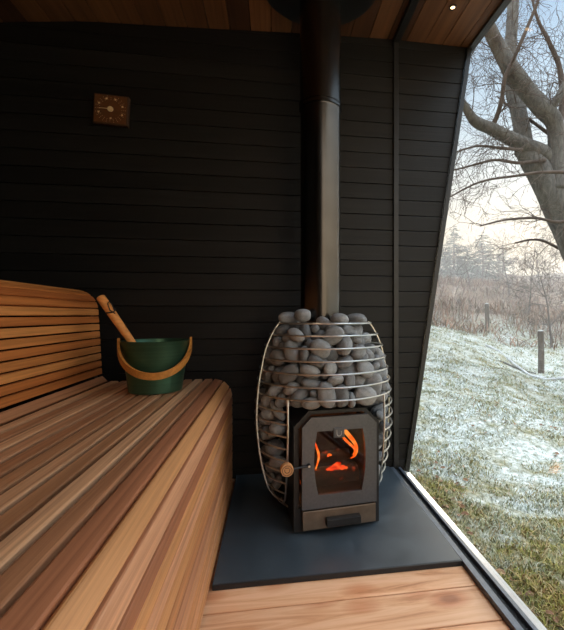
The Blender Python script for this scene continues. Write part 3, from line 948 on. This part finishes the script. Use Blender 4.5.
# ------------------------------------------------------------------ outdoors: ground
CTRL = [(-.5,1,-.42),(0,1,-.42),(.5,1,-.42),(1,1,-.45),(2,1.5,-.5),(-.3,3.3,-.40),(.2,3.3,-.42),(.5,3,-.5),(.9,3,-.62),
        (-.2,7,-.1),(.25,7,-.15),(.4,7,-.35),(.55,7,-.72),(.9,7,-1.2),(1.6,6,-1.4),(.0,16,.5),(.25,16,.3),(.385,16,-.04),(.53,11.3,-.9),(.7,12,-1.1),(1.1,12,-1.4),
        (.45,15,-.5),(.6,17,-.6),(.0,22,1.2),(.25,22,.95),(.4,22,.8),(.6,22,.4),(1,22,.0),(.0,32,3),(.25,32,3.1),(.4,32,2.9),(.6,32,2.5),(1,32,2),
        (.1,50,6),(.4,50,5.6),(.6,50,5.2),(1,50,4.5),(.3,80,9),(.6,80,8.5)]
def gz(x, y, rough=True):
    L = x * RT.x + y * RT.y; D = x * FW.x + y * FW.y
    D = max(D, .8); u = max(-.5, min(2.2, L / D)); ld_ = math.log(D)
    sw = sz = 0
    for (cu, cd_, cz_) in CTRL:
        d2 = ((u - cu) * 2.6) ** 2 + ((ld_ - math.log(cd_)) * 1.5) ** 2 + .004
        w = 1 / d2 ** 1.7; sw += w; sz += w * cz_
    z = sz / sw
    if rough:
        p = Vector((x, y, 0))
        z += .10 * noise.noise(p * .55) * min(1, D / 4) + .05 * noise.noise(p * 1.9) + .022 * noise.noise(p * 6.1)
    return z

def frost_nodes(t, vec):
    """0 = green grass, 1 = frosted; sheltered strip close to the cabin stays green"""
    f = t.noise(vec, 1.1, 5, .62, .5); f2 = t.noise(vec, 7, 3, .6)
    sep = t.n('ShaderNodeSeparateXYZ'); t.l(vec, sep.inputs[0])
    # distance from the glazing line x=.65 and from the viewer end
    d = t.math('ADD', t.math('MULTIPLY', sep.outputs[0], .62), t.math('MULTIPLY', sep.outputs[1], .42))
    r = t.n('ShaderNodeMapRange'); r.inputs[1].default_value = 1.35; r.inputs[2].default_value = 2.5; r.interpolation_type = 'SMOOTHSTEP'; t.l(d, r.inputs[0])
    a = t.math('ADD', t.math('MULTIPLY', r.outputs[0], .62), t.math('MULTIPLY', t.math('SUBTRACT', f, .5), 2.2))
    a = t.math('ADD', a, t.math('MULTIPLY', t.math('SUBTRACT', f2, .5), 1.7))
    return t.math('MULTIPLY', a, 1.25, clamp=True), f, f2

def mk_ground():
    t = NT('frosty_turf'); v = t.coord()
    a, f, f2 = frost_nodes(t, v)
    f3 = t.noise(v, 24, 4, .65)
    soil = t.ramp(f3, [(.3, (.05, .042, .016)), (.5, (.13, .115, .035)), (.62, (.22, .175, .08)), (.75, (.17, .11, .06))])
    frost = t.ramp(f3, [(.3, (.10, .10, .065)), (.48, (.29, .305, .275)), (.72, (.52, .54, .53))])
    far = t.noise(v, .7, 4)
    sep = t.n('ShaderNodeSeparateXYZ'); t.l(v, sep.inputs[0])
    c = t.mix(a, soil, frost)
    # leaf-strewn bracken bank beyond the fence
    r = t.n('ShaderNodeMapRange'); r.inputs[1].default_value = 16.5; r.inputs[2].default_value = 20; t.l(sep.outputs[1], r.inputs[0])
    bank = t.ramp(t.noise(v, 1.7, 5, .65), [(.3, (.08, .05, .032)), (.55, (.17, .11, .07)), (.75, (.27, .22, .17))])
    c = t.mix(r.outputs[0], c, bank)
    return t.bsdf(c, .9, 0, .2, bump=f3, bstr=.6, bdist=.03)
M_GROUND = mk_ground()
bm = BM(); NA, NR = 150, 120
rows = []
for i in range(NR + 1):
    r = .25 * (95 / .25) ** (i / NR); row = []
    for j in range(NA + 1):
        a = math.radians(-75 + 225 * j / NA)
        x, y = r * math.sin(a), r * math.cos(a)
        row.append(bm.verts.new((x, y, gz(x, y))))
    rows.append(row)
for i in range(NR):
    for j in range(NA): bm.faces.new((rows[i][j], rows[i][j + 1], rows[i + 1][j + 1], rows[i + 1][j]))
bmesh.ops.recalc_face_normals(bm, faces=bm.faces[:])
if bm.faces[0].normal.z < 0: bmesh.ops.reverse_faces(bm, faces=bm.faces[:])
tag(new_obj('ground', bm, M_GROUND, None, True, 180), kind='structure')

def outside(x, y): return x > .70 + .0 * y or y > YW + .15
# grass blades near the glass, one object
def mk_grass():
    t = NT('grass_blades'); v = t.coord(); a, f, f2 = frost_nodes(t, v)
    g = t.n('ShaderNodeNewGeometry'); rnd = g.outputs['Random Per Island']
    green = t.ramp(rnd, [(0, (.08, .085, .018)), (.3, (.17, .165, .03)), (.55, (.26, .215, .055)), (.75, (.30, .22, .09)), (.9, (.20, .115, .05)), (1, (.38, .32, .18))])
    frost = t.ramp(rnd, [(0, (.16, .18, .10)), (.3, (.38, .42, .38)), (.6, (.54, .58, .59)), (.75, (.17, .17, .07)), (.92, (.24, .22, .10)), (1, (.22, .12, .08))])
    return t.bsdf(t.mix(a, green, frost), .8, 0, .25)
M_GRASS = mk_grass()
random.seed(21)
bm = BM(); cnt = 0
while cnt < 70000:
    D = 1.0 * (19 / 1.0) ** (random.random() ** .85); u = random.uniform(.1, .75)
    p = FW * D + RT * (u * D)
    if p.x < .74 and p.y < YW + .3: continue
    dens = noise.noise(Vector((p.x * 2.3, p.y * 2.3, 5)))
    if dens < -.25 and random.random() < .7: cnt += 1; continue
    z = gz(p.x, p.y)
    s = (.5 + random.random()) * (1 + .5 * dens) * (.8 + D * .09)
    h = .019 * s; w = .0022 * s * (1 + D * .1); a = random.uniform(0, 2 * PI); ln = random.uniform(.4, 1.8) * h
    dx, dy = math.cos(a), math.sin(a); la = random.uniform(0, 2 * PI); lx, ly = math.cos(la) * ln, math.sin(la) * ln
    v0 = bm.verts.new((p.x - dx * w, p.y - dy * w, z - .004)); v1 = bm.verts.new((p.x + dx * w, p.y + dy * w, z - .004))
    v2 = bm.verts.new((p.x + lx * .45 + dx * w * .7, p.y + ly * .45 + dy * w * .7, z + h * .7)); v3 = bm.verts.new((p.x + lx * .45 - dx * w * .7, p.y + ly * .45 - dy * w * .7, z + h * .7))
    v4 = bm.verts.new((p.x + lx, p.y + ly, z + h))
    bm.faces.new((v0, v1, v2, v3)); bm.faces.new((v3, v2, v4)); cnt += 1
tag(new_obj('frosty_grass', bm, M_GRASS, None, False), 'frosted short grass covering the slope outside the glass', 'grass', kind='stuff')
# fallen leaves
M_LEAF = m_slats('fallen_leaf', [(0, (.10, .045, .025, 1)), (.5, (.20, .10, .05, 1)), (1, (.30, .19, .11, 1))], .2, 9.0, (9, 9, 9), .8)
bm = BM()
for k in range(900):
    D = 1.2 * (9 / 1.2) ** random.random(); u = random.uniform(.15, .7); p = FW * D + RT * (u * D)
    if p.x < .8: continue
    if noise.noise(Vector((p.x * .9, p.y * .9, 17))) < .02: continue
    z = gz(p.x, p.y) + random.uniform(.006, .02); R_ = random.uniform(.012, .026); a = random.uniform(0, 2 * PI)
    M = Matrix.Translation((p.x, p.y, z)) @ Matrix.Rotation(a, 4, 'Z') @ Matrix.Rotation(random.uniform(-.6, .6), 4, 'X')
    pts = [M @ Vector((R_ * x_, R_ * y_, R_ * z_)) for x_, y_, z_ in ((-1, 0, 0), (-.3, .55, .2), (.5, .45, .25), (1, 0, 0), (.5, -.45, .2), (-.3, -.55, .25))]
    vs = [bm.verts.new(q) for q in pts]
    bm.faces.new((vs[0], vs[1], vs[2], vs[3])); bm.faces.new((vs[0], vs[3], vs[4], vs[5]))
tag(new_obj('fallen_leaves', bm, M_LEAF, None, False), 'brown fallen leaves scattered over the frosty grass', 'leaves', kind='stuff')

# bracken and undergrowth on the bank
M_BRACKEN = m_slats('dead_bracken', [(0, (.09, .045, .026, 1)), (.35, (.19, .095, .055, 1)), (.6, (.27, .16, .10, 1)), (.8, (.12, .11, .07, 1)), (1, (.34, .27, .20, 1))], .2, 10.0, (3, 3, 3), .9)
bm = BM()
def frond(p, h, lean, w):
    a = random.uniform(0, 2 * PI); d = Vector((math.cos(a), math.sin(a), 0)); s = Vector((-d.y, d.x, 0))
    c = [p + d * (lean * t * t) + Vector((0, 0, h * t)) for t in (0, .35, .7, 1)]
    ws = [.12, .9, .8, .05]; pr = None
    for q, ww in zip(c, ws):
        v = (bm.verts.new(q - s * w * ww), bm.verts.new(q + s * w * ww))
        if pr: bm.faces.new((pr[0], pr[1], v[1], v[0]))
        pr = v
for k in range(24000):
    D = random.uniform(14.5, 42); u = random.uniform(.12, .8)
    if D < 18 and random.random() < .3: continue
    if D < 17.5 and u > .35 and random.random() < .5: continue
    p = FW * D + RT * (u * D)
    cl = noise.noise(Vector((p.x * .45, p.y * .45, 3)))
    if cl < -.12 and random.random() < .75: continue
    h = random.uniform(.25, .85) * (.6 if D < 18 else 1) * (1 + .6 * cl)
    frond(Vector((p.x, p.y, gz(p.x, p.y) - .03)), h, random.uniform(.15, .9), random.uniform(.006, .028))
tag(new_obj('bracken', bm, M_BRACKEN, None, False), 'reddish brown dead bracken covering the bank beyond the fence', 'bracken', kind='stuff')

# ------------------------------------------------------------------ fence posts and fallen branches
M_POST = m_slats('weathered_post', [(0, (.06, .045, .035, 1)), (1, (.085, .066, .05, 1))], .3, 12.0, (20, 20, 3), .9)
M_BARK = None
def mk_bark(name, c0, c1):
    t = NT(name); v = t.coord((1, 1, .35)); f = t.noise(v, 14, 6, .7, .8)
    g = t.noise(t.coord(), 2.0, 3)
    c = t.mix(g, t.ramp(f, [(.3, c0), (.7, c1)]), t.ramp(f, [(.3, tuple(x * .8 for x in c0)), (.7, (c1[0] * .95, c1[1] * 1.02, c1[2] * .9))]))
    return t.bsdf(c, .9, 0, .2, bump=f, bstr=.6, bdist=.02)
M_BARK = mk_bark('oak_bark', (.055, .05, .048), (.155, .145, .138))
M_TWIG = m_plain('twig_bark', (.085, .066, .055), .9, 0, .2, 8, .25)
M_FROSTWOOD = m_plain('frosted_wood', (.34, .345, .34), .85, 0, .2, 12, .3)
def post(px, py, D, h, label):
    p = at(px, py, D); z = gz(p.x, p.y)
    o = thing('fence_post', label, 'fence post', (p.x, p.y, z), .3)
    bm = BM(); add_tube(bm, [(0, 0, -.25), (.01, 0, h * .5), (.0, .01, h - .02), (0, .01, h)], [.085, .08, .078, .05], 10)
    new_obj('stake', bm, M_POST, o)
    bm = BM(); bmesh.ops.create_icosphere(bm, subdivisions=2, radius=.075, matrix=Matrix.Translation((0, .01, h + .005)) @ Matrix.Diagonal((1, 1, .35, 1)))
    new_obj('frost_cap', bm, M_FROSTWOOD, o)
post(487, 333, 16, 1.2, 'farther wooden fence post leaning at the edge of the brown bracken')
post(541, 372, 11.3, 1.22, 'nearer wooden fence post standing in the frosty hollow')
def ground_stick(pts, r, label, mat):
    bm = BM(); P = []
    for (px, py, D) in pts:
        p = at(px, py, D); P.append(Vector((p.x, p.y, gz(p.x, p.y) + r * .7)))
    add_tube(bm, P, [r * (1 - .5 * i / (len(P) - 1)) for i in range(len(P))], 8)
    tag(new_obj('fallen_branch', bm, mat), label, 'branch')
ground_stick([(486, 340, 13), (500, 347, 12.5), (515, 356, 11.6), (530, 372, 10.6), (548, 384, 9.8), (566, 394, 9.2)], .04, 'long frosted fallen branch running down the hollow to the fence post', M_FROSTWOOD)
ground_stick([(530, 379, 9.6), (546, 390, 9.0), (570, 396, 8.8)], .04, 'short frosted fallen branch lying low right of the fence post', M_FROSTWOOD)
ground_stick([(500, 352, 11.4), (523, 361, 11.2), (536, 366, 11.0)], .03, 'thin dark fallen stick on the frost behind the long branch', M_BARK)

# ------------------------------------------------------------------ trees
def curve_pts(P, sub=5):
    Q = []
    for i in range(len(P) - 1):
        p0 = P[max(i - 1, 0)]; p1 = P[i]; p2 = P[i + 1]; p3 = P[min(i + 2, len(P) - 1)]
        for k in range(sub):
            t = k / sub
            Q.append(.5 * ((2 * p1) + (-p0 + p2) * t + (2 * p0 - 5 * p1 + 4 * p2 - p3) * t * t + (-p0 + 3 * p1 - 3 * p2 + p3) * t ** 3))
    Q.append(P[-1]); return Q
def grow(bm, p, d, ln, r, depth, drop=0.0, seg=5, split=3, wig=.25, n=4, minr=.0025):
    P = [p.copy()]; R_ = [r]; dirs = [d.copy()]
    for i in range(seg):
        d = (d + Vector((random.gauss(0, wig), random.gauss(0, wig), random.gauss(0, wig) - drop * .1))).normalized()
        p = p + d * (ln / seg); P.append(p.copy()); R_.append(max(minr, r * (1 - .75 * (i + 1) / seg))); dirs.append(d.copy())
    add_tube(bm, P, R_, n, cap=False)
    if depth <= 0: return
    for k in range(split):
        i = random.randint(1, seg) if k else seg
        dd = dirs[i]; ax_ = dd.orthogonal().normalized(); ax_.rotate(Quaternion(dd, random.uniform(0, 2 * PI)))
        nd = dd.copy(); nd.rotate(Quaternion(ax_, random.uniform(.35, 1.0)))
        grow(bm, P[i], nd, ln * random.uniform(.5, .8), R_[i] * .75, depth - 1, drop, seg, split, wig, n, minr)

random.seed(5)
TD = 6.5
big = thing('oak_tree', 'large bare tree with thick crooked trunk leaning in from the right outside', 'tree', at(668, 470, TD))
B0 = Vector(big.location)
def limb(name, pts, mat=M_BARK, n=14, twig=0, tl=.7, tdepth=2, drop=.3, tr=.012):
    P = [at(px, py, D) for (px, py, D, r) in pts]; R0 = [r * D / CAM_F for (px, py, D, r) in pts]
    Q = curve_pts(P, 6); RR = []
    for i in range(len(P) - 1):
        for k in range(6): RR.append(R0[i] + (R0[i + 1] - R0[i]) * k / 6)
    RR.append(R0[-1])
    bm = BM()
    RR2 = [r * (1 + .08 * noise.noise(q * 3)) for r, q in zip(RR, Q)]
    add_tube(bm, [q - B0 for q in Q], RR2, n)
    o = new_obj(name, bm, mat, big, True, 180)
    if twig:
        bm = BM()
        for k in range(twig):
            i = random.randint(2, len(Q) - 1); d = (Q[i] - Q[i - 1]).normalized()
            ax_ = d.orthogonal().normalized(); ax_.rotate(Quaternion(d, random.uniform(0, 2 * PI)))
            nd = d.copy(); nd.rotate(Quaternion(ax_, random.uniform(.5, 1.2)))
            grow(bm, Q[i] - B0, nd, tl * random.uniform(.6, 1.3), tr * random.uniform(.6, 1.2), tdepth, drop)
        tw = new_obj('twigs', bm, M_TWIG, o, True, 180); tag(tw, kind='stuff')
    return Q
limb('trunk', [(672, 560, 6.5, 30), (655, 470, 6.5, 26), (612, 315, 6.5, 21), (577, 240, 6.5, 17), (553, 195, 6.5, 14.5), (537, 168, 6.5, 12), (523, 150, 6.5, 8)], n=20)
limb('limb', [(566, 174, 6.5, 9), (545, 155, 6.45, 8), (522, 144, 6.4, 7), (507, 137, 6.3, 6.4), (492, 129, 6.2, 5.8), (475, 121, 6.1, 5), (464, 105, 6.0, 3.6), (452, 88, 5.9, 3), (440, 66, 5.8, 2)], twig=16, tl=.8, tdepth=3, drop=.5)
limb('limb', [(524, 152, 6.6, 9), (523, 135, 6.7, 8), (518, 110, 6.8, 7.5), (512.6, 90, 6.9, 7), (509, 65, 7, 6.5), (511, 38, 7.1, 6), (513, 8, 7.2, 5.5), (516, -40, 7.4, 4)], twig=13, tl=.9, tdepth=3)
limb('limb', [(557, 190, 6.4, 9), (556.5, 160, 6.4, 8.5), (555, 125, 6.35, 8), (543, 109, 6.3, 8.8), (527, 91, 6.3, 8.6), (512, 71, 6.2, 8), (499, 48, 6.2, 7.2), (490, 30, 6.1, 6.4), (481, 6, 6.1, 5.4), (474, -40, 6, 4)], twig=15, tl=.9, tdepth=3)
limb('limb', [(546, 112, 6.3, 4), (556, 101, 6.2, 3.8), (564, 86, 6.2, 3.4), (577, 66, 6.1, 3), (590, 30, 6, 2.4)], twig=9, tl=.8, tdepth=3)
limb('limb', [(492, 128, 6.2, 2.6), (498, 113, 6.1, 2.2), (502, 98, 6.0, 2.1), (505, 78, 5.9, 2), (514.5, 57, 5.85, 1.9), (524, 35, 5.8, 1.7), (536, 6, 5.75, 1.5), (545, -20, 5.7, 1.2)], M_TWIG, 10, twig=10, tl=.5, tdepth=2)
limb('limb', [(556, 130, 6.4, 4), (562, 110, 6.5, 3.2), (560, 70, 6.6, 2.6), (548, 40, 6.6, 2), (538, 20, 6.6, 1.5), (530, -10, 6.6, 1)], M_TWIG, 10, twig=9, tl=.7, tdepth=3)
# low fine branches trailing left across the pale horizon
for pts in ([(590, 215, 6, 2.4), (560, 222, 6, 1.8), (535, 218, 5.9, 1.4), (505, 220, 5.9, 1), (480, 226, 5.8, .7)],
            [(600, 175, 5.6, 2.2), (550, 172, 5.6, 1.7), (515, 176, 5.6, 1.3), (480, 182, 5.6, 1), (448, 198, 5.6, .7)],
            [(545, 160, 6.3, 2.2), (520, 163, 6.2, 1.7), (495, 160, 6.1, 1.4), (470, 166, 6, 1), (446, 172, 6, .7)],
            [(522, 150, 6.2, 2), (500, 148, 6.1, 1.5), (478, 146, 6, 1.1), (456, 152, 5.9, .7)],
            [(620, 260, 7, 2.5), (575, 255, 7, 1.8), (540, 240, 7, 1.3), (515, 243, 7, .8)],
            [(600, 150, 6.8, 2.6), (560, 140, 6.8, 2), (530, 120, 6.8, 1.5), (500, 100, 6.8, 1)]):
    limb('branch', pts, M_TWIG, 8, twig=13, tl=.5, tdepth=2, drop=.2, tr=.006)

# small bare trees beyond the fence
def bare_tree(px, D, h, label, r=.07, split=4, spread=.25, drop=.0):
    p = FW * D + RT * ((px - CAM_CX) / CAM_F * D); z = gz(p.x, p.y)
    o = thing('bare_tree', label, 'tree', (p.x, p.y, z), 0, 'bare trees beyond the fence')
    bm = BM(); P = [Vector((0, 0, -.3))]; n = 8; d = Vector((random.uniform(-.1, .1), 0, 1))
    for i in range(n):
        d = (d + Vector((random.gauss(0, .07), random.gauss(0, .07), .1))).normalized(); P.append(P[-1] + d * (h * .9 / n))
    add_tube(bm, P, [r * (1 - .8 * i / n) for i in range(n + 1)], 8)
    new_obj('trunk', bm, M_TWIG, o)
    bm = BM()
    for k in range(16):
        i = random.randint(2, n); dd = Vector((math.cos(k * 2.4), math.sin(k * 2.4), random.uniform(.4, 1.4))).normalized()
        grow(bm, P[i], dd, h * spread * random.uniform(.6, 1.2), r * .4 * (1 - .6 * i / n), 3, drop, 4, 3, .22, 3, .006)
    tw = new_obj('twigs', bm, M_TWIG, o); tag(tw, kind='stuff')
random.seed(9)
bare_tree(552, 15, 3.3, 'bushy bare tree closest beyond the fence at the right edge', .06)
bare_tree(528, 20, 4.2, 'slim bare tree just left of the bushy one beyond the fence', .05)
bare_tree(510, 27, 4.6, 'bare tree in the haze midway along the bracken bank', .06)
bare_tree(574, 22, 5, 'tall bare tree cut by the right edge beyond the fence', .07)
bare_tree(540, 34, 4.4, 'faint bare tree high on the hazy bank at right', .07)
bare_tree(470, 30, 3.6, 'faint bare tree between the two hazy conifers', .06)
bare_tree(498, 38, 4.2, 'faint far bare tree right of the conifers', .07)
bare_tree(440, 28, 4.0, 'faint bare tree closest to the dark cabin wall', .06)

# hazy conifers
M_NEEDLE = m_slats('conifer_needles', [(0, (.045, .06, .04, 1)), (1, (.08, .095, .06, 1))], .2, 13.0, (3, 3, 3), .9)
def conifer(px, D, h, label, w=.22):
    p = FW * D + RT * ((px - CAM_CX) / CAM_F * D); z = gz(p.x, p.y)
    o = thing('conifer', label, 'conifer', (p.x, p.y, z), 0, 'hazy conifers')
    bm = BM(); add_tube(bm, [(0, 0, -.3), (0, 0, h * .5), (0, 0, h)], [.12, .08, .015], 8); new_obj('trunk', bm, M_TWIG, o)
    bm = BM()
    lay = int(h * 4.5)
    for q_ in range(lay):
        t0 = (q_ + random.uniform(-.3, .3)) / lay
        for k in range(11):
            if random.random() < .25: continue
            t = max(0, min(.99, t0)); zz = h * (.12 + .88 * t); rr = h * w * (1 - t) ** .7 * random.uniform(.35, 1.25) + .10
            a = random.uniform(0, 2 * PI); d = Vector((math.cos(a), math.sin(a), 0)); s = Vector((-d.y, d.x, 0))
            b0 = Vector((0, 0, zz)); dr_ = random.uniform(-.15, .35)
            n_ = 5
            for m_i in range(n_):       # a bough: sprays hanging along its length
                c_ = b0 + d * (rr * (m_i + .6) / n_) - Vector((0, 0, dr_ * rr * ((m_i + .6) / n_) ** 2))
                for sg in (-1, 1):
                    tip = c_ + d * (rr * .22) + s * (sg * rr * random.uniform(.12, .3)) - Vector((0, 0, rr * random.uniform(.05, .3)))
                    e_ = c_ + d * (rr * .12)
                    bm.faces.new([bm.verts.new(v_) for v_ in (c_, tip, e_ + Vector((0, 0, .02)))])
    new_obj('foliage', bm, M_NEEDLE, o, False)
conifer(454, 42, 6.0, 'hazy conifer on the skyline nearest the dark cabin wall', .30)
conifer(483, 40, 5.2, 'hazy conifer on the skyline right of its taller neighbour', .32)
conifer(440, 46, 4.6, 'hazy conifer on the skyline partly hidden by the cabin wall', .36)
conifer(468, 47, 3.8, 'lowest hazy conifer in the gap between the two taller ones', .40)
conifer(503, 46, 3.0, 'small rounded hazy conifer right of the taller pair', .42)

# ------------------------------------------------------------------ mist over the slope
t = NT('mist')
vs_ = t.n('ShaderNodeVolumeScatter'); vs_.inputs['Color'].default_value = (1, .985, .96, 1); vs_.inputs['Density'].default_value = .0085; vs_.inputs['Anisotropy'].default_value = .2
t.l(vs_.outputs[0], t.out.inputs['Volume'])
bm = BM()
add_prism(bm, [(3.2, 6), (60, 6), (60, 75), (-8, 75), (-8, 9)], 'z', -3, 9)
ms = new_obj('mist', bm, t.m, None, False); tag(ms, 'pale winter mist hanging over the slope and trees', 'mist', kind='stuff')

# ------------------------------------------------------------------ sky, sun, lamps
w = bpy.data.worlds.new('World'); SC.world = w; w.use_nodes = True
nt = w.node_tree; nt.nodes.clear()
out = nt.nodes.new('ShaderNodeOutputWorld'); bg = nt.nodes.new('ShaderNodeBackground')
tc = nt.nodes.new('ShaderNodeTexCoord'); sp = nt.nodes.new('ShaderNodeSeparateXYZ'); nt.links.new(tc.outputs['Generated'], sp.inputs[0])
rp = nt.nodes.new('ShaderNodeValToRGB'); nt.links.new(sp.outputs[2], rp.inputs[0])
SKY = [(0, (.74, .56, .37)), (.15, (.74, .59, .42)), (.29, (.58, .57, .54)), (.42, (.40, .48, .56)), (.58, (.27, .375, .51)), (.72, (1.7, 1.9, 2.15)), (1, (3.1, 3.3, 3.6))]
el = rp.color_ramp.elements
while len(el) < len(SKY): el.new(.5)
for e, (p, c) in zip(el, SKY): e.position = p; e.color = (*c, 1)
nt.links.new(rp.outputs[0], bg.inputs[0]); bg.inputs[1].default_value = 1.0
dt = nt.nodes.new('ShaderNodeVectorMath'); dt.operation = 'DOT_PRODUCT'; nt.links.new(tc.outputs['Generated'], dt.inputs[0]); dt.inputs[1].default_value = (.2, -.98, 0)
mr = nt.nodes.new('ShaderNodeMapRange'); mr.inputs[1].default_value = -.1; mr.inputs[2].default_value = .9; mr.inputs[3].default_value = 1; mr.inputs[4].default_value = 1.7; nt.links.new(dt.outputs['Value'], mr.inputs[0])
nt.links.new(mr.outputs[0], bg.inputs[1])
nt.links.new(bg.outputs[0], out.inputs[0])

def sun(name, direction, strength, col, ang):
    l = bpy.data.lights.new(name, 'SUN'); l.energy = strength; l.color = col; l.angle = math.radians(ang)
    o = bpy.data.objects.new(name, l); C.objects.link(o)
    o.rotation_euler = Vector(direction).to_track_quat('-Z', 'Y').to_euler(); return o
sun('low_sun', tuple(-(FW + RT * .45 + Vector((0, 0, .24)))), 1.1, (1, .84, .66), 10)
def spot(name, loc, energy, col, size, tgt):
    l = bpy.data.lights.new(name, 'SPOT'); l.energy = energy; l.color = col; l.spot_size = math.radians(size); l.spot_blend = .8; l.shadow_soft_size = .02
    o = bpy.data.objects.new(name, l); C.objects.link(o); o.location = loc
    o.rotation_euler = (Vector(tgt) - Vector(loc)).to_track_quat('-Z', 'Y').to_euler(); return o
spot('bench_fill_spot', (-.40, .35, 1.99), 5, (1, .78, .55), 110, (-.42, .45, 0))  # unseen warm fill added above the bench to brighten its boards
pl = bpy.data.lights.new('fire_glow', 'POINT'); pl.energy = .25; pl.color = (1, .35, .08); pl.shadow_soft_size = .03
po = bpy.data.objects.new('fire_glow', pl); C.objects.link(po); po.location = SM @ Vector((0, -.08, .26))

# ------------------------------------------------------------------ camera and view
cam = bpy.data.cameras.new('camera'); co = bpy.data.objects.new('camera', cam); C.objects.link(co)
co.location = (0, 0, CAM_H); co.rotation_euler = (math.radians(90), 0, -CAM_A)
cam.sensor_fit = 'VERTICAL'; cam.sensor_height = 24; cam.lens = CAM_F * 24 / 630
cam.shift_x = -(CAM_CX - 282) / 630; cam.shift_y = 0; cam.clip_start = .02; cam.clip_end = 400
SC.camera = co
SC.cycles.volume_bounces = 3
vs = SC.view_settings; SC.display_settings.display_device = 'sRGB'; vs.view_transform = 'Standard'; vs.look = 'None'; vs.gamma = 1; vs.use_curve_mapping = False; vs.exposure = 1.0
